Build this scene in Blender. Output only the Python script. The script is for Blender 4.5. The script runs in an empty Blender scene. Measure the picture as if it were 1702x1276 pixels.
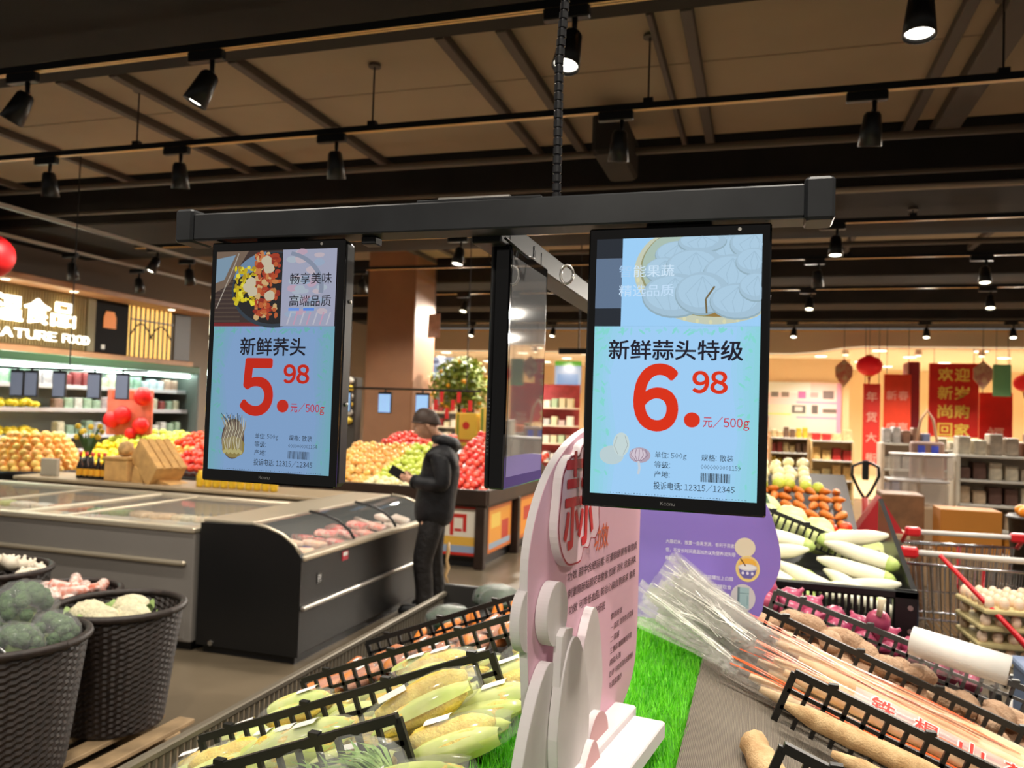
import bpy, bmesh, math, random
from mathutils import Vector, Matrix, Euler
SC = bpy.context.scene
COL = SC.collection
R = math.radians
PI = math.pi
rnd = random.Random(7)

# ------------------------------------------------------------------ camera
YAW, PITCH, ROLL = R(17.308), R(1.961), R(1.895)
FPX, EYE = 1329.9, Vector((0, 0, 1.6))
_f = Vector((-math.sin(YAW) * math.cos(PITCH), math.cos(YAW) * math.cos(PITCH), math.sin(PITCH)))
_r = Vector((math.cos(YAW), math.sin(YAW), 0))
_u = _r.cross(_f)
_r2 = math.cos(ROLL) * _r + math.sin(ROLL) * _u
_u2 = math.cos(ROLL) * _u - math.sin(ROLL) * _r
cam_data = bpy.data.cameras.new('camera')
cam = bpy.data.objects.new('camera', cam_data)
COL.objects.link(cam)
cam.matrix_world = Matrix(((_r2.x, _u2.x, -_f.x, EYE.x), (_r2.y, _u2.y, -_f.y, EYE.y), (_r2.z, _u2.z, -_f.z, EYE.z), (0, 0, 0, 1)))
cam_data.sensor_width = 36
cam_data.lens = FPX / 1702 * 36
cam_data.clip_start = 0.05
cam_data.clip_end = 100
cam_data.dof.use_dof = True
cam_data.dof.focus_distance = 1.55
cam_data.dof.aperture_fstop = 5.0
SC.camera = cam

# ------------------------------------------------------------------ world, exposure
wd = bpy.data.worlds.new('world')
SC.world = wd
wd.use_nodes = True
wd.node_tree.nodes['Background'].inputs[0].default_value = (1.0, 0.93, 0.85, 1)
wd.node_tree.nodes['Background'].inputs[1].default_value = 0.16
SC.view_settings.view_transform = 'Standard'
SC.view_settings.look = 'None'
SC.view_settings.gamma = 1
SC.view_settings.use_curve_mapping = False
SC.view_settings.exposure = 0.0
LAMP_W = 125.0             # power of one track spotlight
LAMP_COL = (1.0, 0.92, 0.80)

# ------------------------------------------------------------------ colours and materials
def lin(c):
    return tuple((x / 255 / 12.92) if x / 255 <= 0.04045 else ((x / 255 + 0.055) / 1.055) ** 2.4 for x in c)
MATS = {}
def mat(name, rgb, rough=0.6, metal=0.0, var=0.0, scale=8.0, bump=0.0, bscale=60.0, emit=0.0, trans=0.0, alpha=1.0, coat=0.0, ior=1.45, rgb2=None, spec=0.5):
    """procedural material; rgb in sRGB 0-255; var mixes toward rgb2 (or a darker tone) with noise"""
    if name in MATS:
        return MATS[name]
    m = bpy.data.materials.new(name)
    m.use_nodes = True
    nt = m.node_tree
    b = nt.nodes['Principled BSDF']
    c = lin(rgb)
    b.inputs['Base Color'].default_value = (*c, 1)
    b.inputs['Roughness'].default_value = rough
    b.inputs['Metallic'].default_value = metal
    b.inputs['IOR'].default_value = ior
    b.inputs['Specular IOR Level'].default_value = spec
    b.inputs['Coat Weight'].default_value = coat
    b.inputs['Transmission Weight'].default_value = trans
    b.inputs['Alpha'].default_value = alpha
    if emit:
        b.inputs['Emission Color'].default_value = (*c, 1)
        b.inputs['Emission Strength'].default_value = emit
    if var or bump:
        tc = nt.nodes.new('ShaderNodeTexCoord')
    if var:
        n = nt.nodes.new('ShaderNodeTexNoise')
        n.inputs['Scale'].default_value = scale
        n.inputs['Detail'].default_value = 4
        nt.links.new(tc.outputs['Object'], n.inputs['Vector'])
        rp = nt.nodes.new('ShaderNodeValToRGB')
        rp.color_ramp.elements[0].position = 0.35
        rp.color_ramp.elements[1].position = 0.65
        c2 = lin(rgb2) if rgb2 else tuple(x * (1 - var) for x in c)
        rp.color_ramp.elements[0].color = (*c2, 1)
        rp.color_ramp.elements[1].color = (*c, 1)
        nt.links.new(n.outputs['Fac'], rp.inputs['Fac'])
        nt.links.new(rp.outputs['Color'], b.inputs['Base Color'])
        if emit:
            nt.links.new(rp.outputs['Color'], b.inputs['Emission Color'])
    if bump:
        n2 = nt.nodes.new('ShaderNodeTexNoise')
        n2.inputs['Scale'].default_value = bscale
        nt.links.new(tc.outputs['Object'], n2.inputs['Vector'])
        bp = nt.nodes.new('ShaderNodeBump')
        bp.inputs['Strength'].default_value = bump
        bp.inputs['Distance'].default_value = 0.01
        nt.links.new(n2.outputs['Fac'], bp.inputs['Height'])
        nt.links.new(bp.outputs['Normal'], b.inputs['Normal'])
    MATS[name] = m
    return m

def print_mat(name, rough=0.55, emit=0.0, coat=0.0):
    """flat print: colour comes from the face colours of the mesh; emit for lit screens"""
    if name in MATS:
        return MATS[name]
    m = bpy.data.materials.new(name)
    m.use_nodes = True
    nt = m.node_tree
    b = nt.nodes['Principled BSDF']
    a = nt.nodes.new('ShaderNodeAttribute')
    a.attribute_name = 'ink'
    b.inputs['Roughness'].default_value = rough
    b.inputs['Coat Weight'].default_value = coat
    if emit:
        b.inputs['Base Color'].default_value = (0.01, 0.01, 0.012, 1)
        nt.links.new(a.outputs['Color'], b.inputs['Emission Color'])
        b.inputs['Emission Strength'].default_value = emit
    else:
        nt.links.new(a.outputs['Color'], b.inputs['Base Color'])
    MATS[name] = m
    return m

# ------------------------------------------------------------------ mesh builder
class MB:
    def __init__(s):
        s.v, s.f, s.c = [], [], []
        s.col = None
        s.M = None
    def _add(s, vs, fs):
        o = len(s.v)
        if s.M is not None:
            vs = [tuple(s.M @ Vector(p)) for p in vs]
        s.v += [tuple(p) for p in vs]
        s.f += [tuple(i + o for i in f) for f in fs]
        s.c += [s.col] * len(fs)
        return s
    def box(s, x0, x1, y0, y1, z0, z1):
        v = [(x0, y0, z0), (x1, y0, z0), (x1, y1, z0), (x0, y1, z0), (x0, y0, z1), (x1, y0, z1), (x1, y1, z1), (x0, y1, z1)]
        return s._add(v, [(3, 2, 1, 0), (4, 5, 6, 7), (0, 1, 5, 4), (1, 2, 6, 5), (2, 3, 7, 6), (3, 0, 4, 7)])
    def cbox(s, c, d):
        return s.box(c[0] - d[0] / 2, c[0] + d[0] / 2, c[1] - d[1] / 2, c[1] + d[1] / 2, c[2] - d[2] / 2, c[2] + d[2] / 2)
    def rbox(s, x0, x1, y0, y1, z0, z1, b):
        """box with chamfered edges: octagonal section in plan plus chamfered top and bottom"""
        b = min(b, (x1 - x0) / 2.1, (y1 - y0) / 2.1, (z1 - z0) / 2.1)
        def ring(i, z):
            return [(x0 + b + i, y0 + i, z), (x1 - b - i, y0 + i, z), (x1 - i, y0 + b + i, z), (x1 - i, y1 - b - i, z), (x1 - b - i, y1 - i, z), (x0 + b + i, y1 - i, z), (x0 + i, y1 - b - i, z), (x0 + i, y0 + b + i, z)]
        h = b * 0.7
        rings = [ring(h, z0), ring(0, z0 + b), ring(0, z1 - b), ring(h, z1)]
        v = [p for r in rings for p in r]
        f = [tuple(range(7, -1, -1)), tuple(range(24, 32))]
        for k in range(3):
            for i in range(8):
                j = (i + 1) % 8
                f.append((k * 8 + i, k * 8 + j, k * 8 + 8 + j, k * 8 + 8 + i))
        return s._add(v, f)
    def tube(s, pts, r, n=8, cap=True):
        """swept tube; r a number or one radius per point"""
        P = [Vector(p) for p in pts]
        rr = r if isinstance(r, (list, tuple)) else [r] * len(P)
        v, f = [], []
        up = None
        for i, p in enumerate(P):
            a = P[max(i - 1, 0)]
            b = P[min(i + 1, len(P) - 1)]
            d = (b - a).normalized()
            if up is None:
                up = Vector((0, 0, 1)) if abs(d.z) < 0.9 else Vector((1, 0, 0))
            x = d.cross(up)
            if x.length < 1e-6:
                x = d.cross(Vector((0, 1, 0)))
            x.normalize()
            y = x.cross(d).normalized()
            up = y
            for k in range(n):
                t = 2 * PI * k / n
                v.append(p + x * math.cos(t) * rr[i] + y * math.sin(t) * rr[i])
        for i in range(len(P) - 1):
            for k in range(n):
                j = (k + 1) % n
                f.append((i * n + k, i * n + j, i * n + n + j, i * n + n + k))
        if cap:
            f.append(tuple(range(n - 1, -1, -1)))
            f.append(tuple(range((len(P) - 1) * n, len(P) * n)))
        return s._add(v, f)
    def bar(s, a, b, w, h, up=(0, 0, 1)):
        """rectangular bar from a to b, w across and h along up"""
        a, b = Vector(a), Vector(b)
        d = (b - a).normalized()
        u = Vector(up)
        x = d.cross(u).normalized()
        y = x.cross(d).normalized()
        v = []
        for p in (a, b):
            for i, j in ((-1, -1), (1, -1), (1, 1), (-1, 1)):
                v.append(p + x * i * w / 2 + y * j * h / 2)
        return s._add(v, [(3, 2, 1, 0), (4, 5, 6, 7), (0, 1, 5, 4), (1, 2, 6, 5), (2, 3, 7, 6), (3, 0, 4, 7)])
    def lathe(s, prof, n=16, c=(0, 0, 0), cap0=True, cap1=True, sx=1, sy=1):
        v, f = [], []
        for r, z in prof:
            for k in range(n):
                t = 2 * PI * k / n
                v.append((c[0] + r * math.cos(t) * sx, c[1] + r * math.sin(t) * sy, c[2] + z))
        for i in range(len(prof) - 1):
            for k in range(n):
                j = (k + 1) % n
                f.append((i * n + k, i * n + j, i * n + n + j, i * n + n + k))
        if cap0:
            f.append(tuple(range(n - 1, -1, -1)))
        if cap1:
            f.append(tuple(range((len(prof) - 1) * n, len(prof) * n)))
        return s._add(v, f)
    def ball(s, c, rx, ry=None, rz=None, n=10, m=7, wob=0.0, seed=0):
        ry = ry or rx
        rz = rz or rx
        q = random.Random(seed)
        v, f = [(c[0], c[1], c[2] - rz)], []
        for i in range(1, m):
            a = -PI / 2 + PI * i / m
            for k in range(n):
                t = 2 * PI * k / n
                w = 1 + (q.random() - 0.5) * 2 * wob
                v.append((c[0] + rx * w * math.cos(a) * math.cos(t), c[1] + ry * w * math.cos(a) * math.sin(t), c[2] + rz * w * math.sin(a)))
        v.append((c[0], c[1], c[2] + rz))
        for k in range(n):
            f.append((0, 1 + (k + 1) % n, 1 + k))
        for i in range(m - 2):
            for k in range(n):
                j = (k + 1) % n
                f.append((1 + i * n + k, 1 + i * n + j, 1 + i * n + n + j, 1 + i * n + n + k))
        o = 1 + (m - 2) * n
        for k in range(n):
            f.append((o + k, o + (k + 1) % n, len(v) - 1))
        return s._add(v, f)
    def prism(s, outline, t0, t1, axis='y'):
        """outline of 2-D points extruded from t0 to t1 along axis ('y': points are x,z; 'z': x,y; 'x': y,z)"""
        n = len(outline)
        def mk(p, t):
            return (p[0], t, p[1]) if axis == 'y' else ((p[0], p[1], t) if axis == 'z' else (t, p[0], p[1]))
        v = [mk(p, t0) for p in outline] + [mk(p, t1) for p in outline]
        f = [tuple(range(n)), tuple(range(2 * n - 1, n - 1, -1))]
        for i in range(n):
            j = (i + 1) % n
            f.append((i, i + n, j + n, j))
        return s._add(v, f)
    def quad(s, *p):
        return s._add(p, [tuple(range(len(p)))])
    def grid(s, fn, nu, nv):
        v = [fn(i / nu, j / nv) for j in range(nv + 1) for i in range(nu + 1)]
        f = [(j * (nu + 1) + i, j * (nu + 1) + i + 1, (j + 1) * (nu + 1) + i + 1, (j + 1) * (nu + 1) + i) for j in range(nv) for i in range(nu)]
        return s._add(v, f)
    def mesh(s, name, material=None, smooth=False, fix=True):
        me = bpy.data.meshes.new(name)
        me.from_pydata(s.v, [], s.f)
        if any(c is not None for c in s.c):
            at = me.attributes.new('ink', 'FLOAT_COLOR', 'FACE')
            for i, c in enumerate(s.c):
                at.data[i].color = (*lin(c or (128, 128, 128)), 1)
        if fix:
            bm = bmesh.new()
            bm.from_mesh(me)
            bmesh.ops.recalc_face_normals(bm, faces=bm.faces)
            bm.to_mesh(me)
            bm.free()
        if smooth:
            me.polygons.foreach_set('use_smooth', [True] * len(me.polygons))
        if material:
            me.materials.append(material)
        me.update()
        return me
    def build(s, name, material, parent=None, smooth=False, fix=True):
        return link(name, s.mesh(name, material, smooth, fix), parent)

def link(name, data, parent=None, loc=None, rot=None, scale=None):
    o = bpy.data.objects.new(name, data)
    COL.objects.link(o)
    if parent is not None:
        o.parent = parent
    if loc is not None:
        o.location = loc
    if rot is not None:
        o.rotation_euler = rot
    if scale is not None:
        o.scale = scale if isinstance(scale, (tuple, list)) else (scale,) * 3
    return o
def tag(o, label, cat, group=None, kind=None):
    o['label'] = label
    o['category'] = cat
    if group:
        o['group'] = group
    if kind:
        o['kind'] = kind
    return o
def thing(name, label, cat, loc=(0, 0, 0), rotz=0, group=None):
    o = link(name, None, None, loc, (0, 0, rotz))
    o.empty_display_size = 0.05
    return tag(o, label, cat, group)
def struct(o):
    o['kind'] = 'structure'
    return o
def copy_tree(o, parent=None):
    c = o.copy()
    COL.objects.link(c)
    c.parent = parent
    for ch in [k for k in KIDS.get(o.name, ())]:
        copy_tree(ch, c)
    return c
KIDS = {}
def remember(root):
    """note the children of a thing so that copies can be made without a dependency update"""
    for o in list(bpy.data.objects):
        if o.parent is not None:
            KIDS.setdefault(o.parent.name, [])
            if o not in KIDS[o.parent.name]:
                KIDS[o.parent.name].append(o)
    return root

_tc = {}
def glyph(ch, res):
    """one character as (points, faces, left, right) at size 1, flat in x,y"""
    key = (ch, res)
    if key in _tc:
        return _tc[key]
    cu = bpy.data.curves.new('lettering', 'FONT')
    cu.body = chr(ord(ch) + 0xFEE0) if '!' <= ch <= '~' else ch
    cu.size = 1.0
    cu.resolution_u = res
    ob = bpy.data.objects.new('lettering', cu)
    COL.objects.link(ob)
    bpy.context.view_layer.update()
    me = bpy.data.meshes.new_from_object(ob.evaluated_get(bpy.context.evaluated_depsgraph_get()))
    bpy.data.objects.remove(ob)
    vs = [(v.co.x, v.co.y) for v in me.vertices]
    fs = [tuple(p.vertices) for p in me.polygons]
    bpy.data.curves.remove(cu)
    bpy.data.meshes.remove(me)
    xs = [p[0] for p in vs] or [0, .3]
    _tc[key] = (vs, fs, min(xs), max(xs))
    return _tc[key]
def text_data(body, size, bold=0.0, res=3, spacing=1.0, line=1.15):
    """flat lettering as mesh data lying in x,y; bold thickens the strokes"""
    V, F = [], []
    shifts = [(0, 0)] if not bold else [(bold * math.cos(a * PI / 4), bold * math.sin(a * PI / 4)) for a in ([k / 2 for k in range(16)] if res > 4 else range(8) if res > 2 else (1, 3, 5, 7))]
    for k, ln in enumerate(body.split('\n')):
        x = 0.0
        for ch in ln:
            if ch == ' ':
                x += .32 * spacing
                continue
            vs, fs, l, r = glyph(ch, res)
            narrow = '!' <= ch <= '~'
            ox = x - l + .03 if narrow else x
            for kk, (sx, sy) in enumerate(shifts):
                o = len(V)
                V += [((p[0] + ox + sx) * size, (p[1] + sy - k * line) * size, kk * 4e-5) for p in vs]
                F += [tuple(i + o for i in f) for f in fs]
            x += ((r - l + .09) if narrow else 1.0) * spacing
    me = bpy.data.meshes.new('lettering')
    me.from_pydata(V, [], F)
    me.update()
    return me
def text(name, body, size, loc, rot, material, parent, bold=0.0, fitw=None, fith=None, depth=0.0, **kw):
    me = text_data(body, size, bold, **kw)
    xs = [v.co.x for v in me.vertices]
    ys = [v.co.y for v in me.vertices]
    cx, cy = (min(xs) + max(xs)) / 2, (min(ys) + max(ys)) / 2
    w, h = max(xs) - min(xs), max(ys) - min(ys)
    sx = fitw / w if fitw else 1
    sy = fith / h if fith else sx
    if not fitw and fith:
        sx = sy
    ax = cx
    for v in me.vertices:
        v.co.x = (v.co.x - ax) * sx
        v.co.y = (v.co.y - cy) * sy
    if depth:
        bm = bmesh.new()
        bm.from_mesh(me)
        g = bmesh.ops.extrude_face_region(bm, geom=bm.faces[:])
        bmesh.ops.translate(bm, verts=[e for e in g['geom'] if isinstance(e, bmesh.types.BMVert)], vec=(0, 0, depth))
        bmesh.ops.recalc_face_normals(bm, faces=bm.faces)
        bm.to_mesh(me)
        bm.free()
    me.materials.clear()
    me.materials.append(material)
    return link(name, me, parent, loc, rot)
for _c in dict.fromkeys('新鲜荞头特级蒜畅享美味高端品质智能果蔬精选单位规格散装等产地投诉电话元功效中含硒素可清除肠胃有毒物刺激黏膜促进食欲加速消化抗菌炎降低血脂防治心脑管疾病用大保护肝脏方法一泥凉拌各式菜肴二蓉三腌糖醋制开泡四炒与肉类同去腥增香切末放置会再烹调利于生成但不宜长时间热以免营养流失哦甜存罐上白密封阴处周即取冷藏需通风干燥避受潮发芽霉冰箱铁棍山药温'):
    glyph(_c, 1)
    glyph(_c, 2)
FRONT = (PI / 2, 0, 0)          # lettering that faces -y
RIGHT = (PI / 2, 0, PI / 2)     # lettering that faces +x

def ell(cx, cy, rx, ry, n=24, a0=0, a1=2 * PI, wob=0, seed=1):
    q = random.Random(seed)
    full = abs(a1 - a0 - 2 * PI) < 1e-6
    m = n if full else n + 1
    return [(cx + rx * (1 + wob * (q.random() - .5)) * math.cos(a0 + (a1 - a0) * i / n), cy + ry * (1 + wob * (q.random() - .5)) * math.sin(a0 + (a1 - a0) * i / n)) for i in range(m)]
class Print:
    """flat printed artwork: coloured polygons in x,y layered by tenths of a millimetre"""
    def __init__(s, step=0.000005):
        s.mb = MB()
        s.z = 0
        s.step = step
    def poly(s, pts, col):
        s.mb.col = col
        s.mb._add([(p[0], p[1], s.z) for p in pts], [tuple(range(len(pts)))])
        s.z += s.step
        return s
    def rect(s, x0, x1, y0, y1, col):
        return s.poly([(x0, y0), (x1, y0), (x1, y1), (x0, y1)], col)
    def oval(s, cx, cy, rx, ry, col, n=24, wob=0, seed=1):
        return s.poly(ell(cx, cy, rx, ry, n, wob=wob, seed=seed), col)
    def line(s, pts, w, col):
        for a, b in zip(pts[:-1], pts[1:]):
            d = Vector((b[0] - a[0], b[1] - a[1]))
            if d.length < 1e-9:
                continue
            n = Vector((-d.y, d.x)).normalized() * w / 2
            s.poly([(a[0] - n.x, a[1] - n.y), (b[0] - n.x, b[1] - n.y), (b[0] + n.x, b[1] + n.y), (a[0] + n.x, a[1] + n.y)], col)
        return s
    def build(s, name, material, parent, loc, rot):
        o = s.mb.build(name, material, parent, fix=False)
        o.location = loc
        o.rotation_euler = rot
        return o

# ------------------------------------------------------------------ shared materials
M_floor = mat('floor_screed', (112, 99, 81), 0.3, var=0.5, scale=1.3, rgb2=(96, 85, 69), bump=0.02, bscale=9)
M_black = mat('black_plastic', (17, 17, 19), 0.42)
M_blackmetal = mat('black_powder_coat', (34, 34, 37), 0.4, var=0.3, scale=20)
M_darkceil = mat('dark_ceiling_paint', (44, 39, 36), 0.9, var=0.3, scale=2)
M_panel = mat('beige_ceiling_board', (158, 140, 118), 0.9, var=0.12, scale=1.2)
M_rib = mat('grey_rib', (86, 77, 72), 0.7)
M_pipe = mat('dull_pipe', (96, 84, 74), 0.6)
M_trackedge = mat('track_rail_copper', (246, 200, 130), 0.35)
M_white = mat('white_paint', (225, 220, 210), 0.5)
M_steel = mat('brushed_steel', (176, 172, 166), 0.32, metal=0.9)
M_chrome = mat('chrome_wire', (205, 205, 208), 0.18, metal=1.0)
M_lens = mat('lamp_lens', (255, 246, 226), 0.3, emit=9.0)
M_lens_dim = mat('lamp_lens_far', (255, 244, 214), 0.3, emit=6.0)
M_darkwood = mat('dark_brown_laminate', (46, 31, 24), 0.45, var=0.3, scale=6)

# ------------------------------------------------------------------ room shell
fl = MB().box(-11, 12, -4, 30, -0.1, 0).build('floor', M_floor)
struct(fl)
ce = MB().box(-11, 12, -4, 17.9, 4.45, 4.6).build('ceiling', M_darkceil)
struct(ce)
# beige boards between the ribs, one object per board
RX = [-9.45, -7.95, -6.45, -4.95, -3.46, -1.95, -0.45, 1.05, 2.55, 4.05]
def board_bay(y0, y1, ym, xs, z=3.95):
    for a, b in zip(xs[:-1], xs[1:]):
        for p, q in ((y0, ym), (ym, y1)):
            MB().rbox(a + .006, b - .006, p + .006, q - .006, z, z + .03, .006).build('ceiling_board', M_panel, ce)
board_bay(4.55, 6.75, 5.33, RX)
board_bay(9.2, 11.5, 10.35, RX)
board_bay(0.2, 2.4, 1.3, RX)
board_bay(12.6, 14.4, 13.5, [-8.3, -6.9, -5.5, -4.1])
board_bay(12.6, 14.4, 13.5, [2.2, 3.6, 5.0, 6.4])
for x in RX[1:-1] + [-1.55, -4.46, -0.66]:
    w = .035 if x == -0.66 else .07
    for y0, y1 in ((4.5, 6.95), (9.15, 11.6)):
        MB().rbox(x - w / 2, x + w / 2, y0, y1, 3.885, 3.948, .006).build('ceiling_rib', M_rib, ce)
MB().rbox(1.22, 1.40, 4.5, 6.9, 3.86, 3.949, .006).build('ceiling_rib', M_rib, ce)
def beam(y0, y1, z0, z1, x0=-11, x1=12):
    return struct(MB().rbox(x0, x1, y0, y1, z0, z1, .02).build('ceiling_beam', M_darkceil))
beam(2.55, 4.05, 3.66, 4.44)
beam(7.05, 8.9, 3.52, 4.44)
beam(11.75, 12.45, 3.6, 4.44)
beam(14.5, 15.3, 3.6, 4.44)
beam(16.4, 17.9, 3.56, 4.44)
for y in (12.9, 13.4, 15.7, 16.1):
    struct(MB().rbox(-11, 12, y, y + .12, 3.75, 3.95, .01).build('ceiling_beam', M_darkceil))
# dark crossing ducts over the middle bay
def duct(x0, x1, y0, y1, z0, z1, m, label):
    return tag(MB().rbox(x0, x1, y0, y1, z0, z1, .03).build('ventilation_duct', m), label, 'duct')
duct(-1.24, -1.0, 5.75, 6.5, 3.52, 3.84, M_darkceil, 'short dark ventilation duct stub hanging beside the wrapped cable')
def pipe(pts, r, m, label):
    return tag(MB().tube(pts, r, 8).build('ceiling_pipe', m, smooth=True), label, 'pipe')
pipe([(-9.8, 6.36, 3.72), (-.9, 6.36, 3.72), (2.9, 6.40, 3.72)], .03, M_pipe, 'long dull pipe running across behind the second lighting rail')
pipe([(-9.8, 6.92, 3.62), (3.2, 6.92, 3.60)], .022, M_pipe, 'thin dull pipe below the long ceiling pipe along the dark beam')
pipe([(-2.4, 9.0, 3.47), (6, 9.0, 3.47)], .03, M_pipe, 'dull pipe along the far edge of the wide dark beam')
pipe([(-.9, 7.0, 3.50), (6, 7.0, 3.50)], .026, mat('light_conduit', (150, 136, 122), .5), 'pale conduit along the near edge of the wide dark beam')

# ------------------------------------------------------------------ lighting rails and spotlights
ORD = ['first', 'second', 'third', 'fourth', 'fifth', 'sixth', 'seventh', 'eighth']
head_m = MB().lathe([(.012, .19), (.035, .188), (.048, .17), (.056, .10), (.066, .0), (.060, .0), (.054, .02)], 16, cap0=True, cap1=False).mesh('lamp_head', mat('lamp_black', (22, 22, 24), .35), True)
lens_m = MB().lathe([(.056, .018), (.03, .008), (.002, .006)], 16, cap0=False).mesh('lens', M_lens, True)
lens_f = MB().lathe([(.056, .018), (.03, .008), (.002, .006)], 16, cap0=False).mesh('lens', M_lens_dim, True)
adap_m = MB().rbox(-.12, .10, -.022, .022, -.075, -.018, .006).mesh('adaptor', M_black)
spot_data = bpy.data.lights.new('spot', 'SPOT')
spot_data.energy = LAMP_W
spot_data.color = LAMP_COL
spot_data.spot_size = R(125)
spot_data.spot_blend = 0.8
spot_data.shadow_soft_size = 0.06
far_spot_data = spot_data.copy()
far_spot_data.energy = LAMP_W * 4.0
far_spot_data.spot_size = R(168)
def spotlight(x, y, z, tilt, az, label, group, far=False, lit=True):
    """tilt from straight down, az the compass heading of the lens (0 = +x, 90 = +y)"""
    t = thing('track_spotlight', label, 'spotlight', (x, y, z), 0, group)
    link('adaptor', adap_m, t)
    d = Vector((math.sin(tilt) * math.cos(az), math.sin(tilt) * math.sin(az), -math.cos(tilt)))
    piv = Vector((.02, 0, -.15))
    MB().tube([(.03, 0, -.07), (.03, 0, -.13), tuple(piv - d * .02)], [.014, .012, .016], 8).build('stem', M_black, t, True)
    q = (-d).to_track_quat('Z', 'Y')
    pos = piv + d * .175
    h = link('lamp_head', head_m, t, pos, q.to_euler())
    if lit:
        link('lens', lens_f if far else lens_m, h)
    s = link('spot', far_spot_data if y > 11 else spot_data, h, (0, 0, -.03))
    return t
def rail(name_lab, y, z, x0, x1, hang, ztop=3.95, edge=True):
    t = thing('lighting_rail', name_lab, 'lighting rail', ((x0 + x1) / 2, y, z))
    L = (x1 - x0) / 2
    MB().box(-L, L, -.02, .02, -.018, .022).build('channel', M_black, t)
    if edge:
        for s in (-.011, .011):
            MB().box(-L, L, s - .007, s + .007, -.020, -.0175).build('conductor_strip', M_trackedge, t)
    for x in hang:
        xx = x - (x0 + x1) / 2
        h = MB().tube([(xx, 0, .02), (xx, 0, ztop - z - .02)], .006, 6).box(xx - .03, xx + .03, -.02, .02, .02, .05).build('hanger', M_black, t)
        MB().lathe([(.045, 0), (.04, .02)], 10, c=(xx, 0, ztop - z - .022)).build('ceiling_cup', M_rib, h)
    return t
rail('nearest lighting rail in view with copper conductor strips, running below the front beam', 3.55, 3.5, -9, 4, [], 3.66)
rail('second lighting rail from the front, crossing under the large beige boards', 4.87, 3.5, -9, 4, [-6.44, -4.56, -2.58, -.7, 1.22])
rail('third lighting rail from the front, just behind the display beam', 7.75, 3.42, -7.2, 6, [-5.6, -3.3, -1.0, 1.25, 3.2], 3.52)
rail('fourth lighting rail, in front of the far beige boards', 9.45, 3.42, -7.2, 6, [-5.6, -3.3, .9, 3.2])
rail('fifth lighting rail, halfway to the far store front', 12.15, 3.5, -8.5, 8, [])
rail('last lighting rail, close to the bright far soffit', 16.2, 3.5, -8.5, 8, [], 3.56)
rail('added unseen lighting rail above the shopper side of the produce island', 1.6, 3.5, -6, 4, [-4.5, -1.5, 1.4])  # out-of-view rail added to light the island
rail('added unseen lighting rail behind the shopper side of the aisle', -0.8, 3.5, -6, 4, [-4.5, -1.5, 1.4], 4.45)  # second out-of-view rail, also added for its light
def row(lab, grp, y, z, lamps, far=False, lit=True):
    for i, (x, tilt, az) in enumerate(lamps):
        spotlight(x, y, z, R(tilt), R(az), 'black spotlight, %s from the left on the %s' % (ORD[i], lab), grp, far, lit)
row('nearest lighting rail in view', 'spotlights on the nearest rail', 3.55, 3.5, [(-4.16, 26, 200), (-2.88, 26, 200), (-.89, 16, 250), (.57, 8, 250), (1.9, 10, 90)])
row('second lighting rail', 'spotlights on the second rail', 4.87, 3.5, [(-5.42, 14, 110), (-4.18, 14, 110), (-2.88, 16, 100), (-.89, 14, 110), (.55, 16, 100), (2.0, 10, 90)])
row('third lighting rail', 'spotlights on the third rail', 7.75, 3.42, [(-6.9, 22, 230), (-3.05, 14, 250), (-1.3, 14, 250), (.60, 10, 260), (2.4, 16, 250), (3.8, 16, 250)])
row('fourth lighting rail', 'spotlights on the fourth rail', 9.45, 3.42, [(-5.1, 14, 80), (-3.1, 14, 80), (.55, 18, 80), (2.2, 14, 260)], True)
row('fifth lighting rail', 'spotlights on the fifth rail', 12.15, 3.5, [(-6.0, 20, 260), (-4.65, 20, 260), (-3.4, 20, 260), (.62, 20, 260), (2.9, 20, 260), (4.4, 20, 260)], True)
row('last lighting rail', 'spotlights on the last rail', 16.2, 3.5, [(-6.0, 22, 260), (-4.2, 22, 260), (.56, 22, 260), (2.85, 22, 260), (4.24, 22, 260)], True)
row('added unseen rail above the produce island', 'added spotlights above the island', 1.6, 3.5, [(-3.4, 10, 120), (-1.6, 12, 90), (.1, 14, 90), (1.6, 12, 120)])  # unseen lamps added to brighten the produce
row('added unseen rail behind the aisle', 'added spotlights behind the aisle', -0.8, 3.5, [(-3.0, 25, 90), (-.6, 28, 90), (1.4, 25, 90)])  # unseen lamps added behind the camera as extra light
# rails that run away from the viewer on the left
def yrail(x, z, y0, y1, lab, lamps, labl):
    t = thing('lighting_rail', lab, 'lighting rail', (x, (y0 + y1) / 2, z))
    L = (y1 - y0) / 2
    MB().box(-.02, .02, -L, L, -.018, .022).build('channel', M_black, t)
    MB().box(.0205, .024, -L, L, -.016, .02).build('rail_edge', mat('rail_pale_edge', (170, 165, 155), .4), t)
    for i, y in enumerate(lamps):
        spotlight(x, y, z, R(8), R(30), labl % ORD[i], 'spotlights on the left rails', True, lit=False)
yrail(-6.56, 3.3, 3.8, 9.6, 'left lighting rail running toward the far end, nearer the freezers', [7.9, 9.2], 'dark spotlight, %s along the left rail over the freezers')
yrail(-7.75, 3.3, 4.6, 10.6, 'left lighting rail running toward the far end, beside the chilled food wall', [6.3, 7.35, 8.4], 'dark spotlight, %s along the left rail beside the chilled wall')

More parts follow.
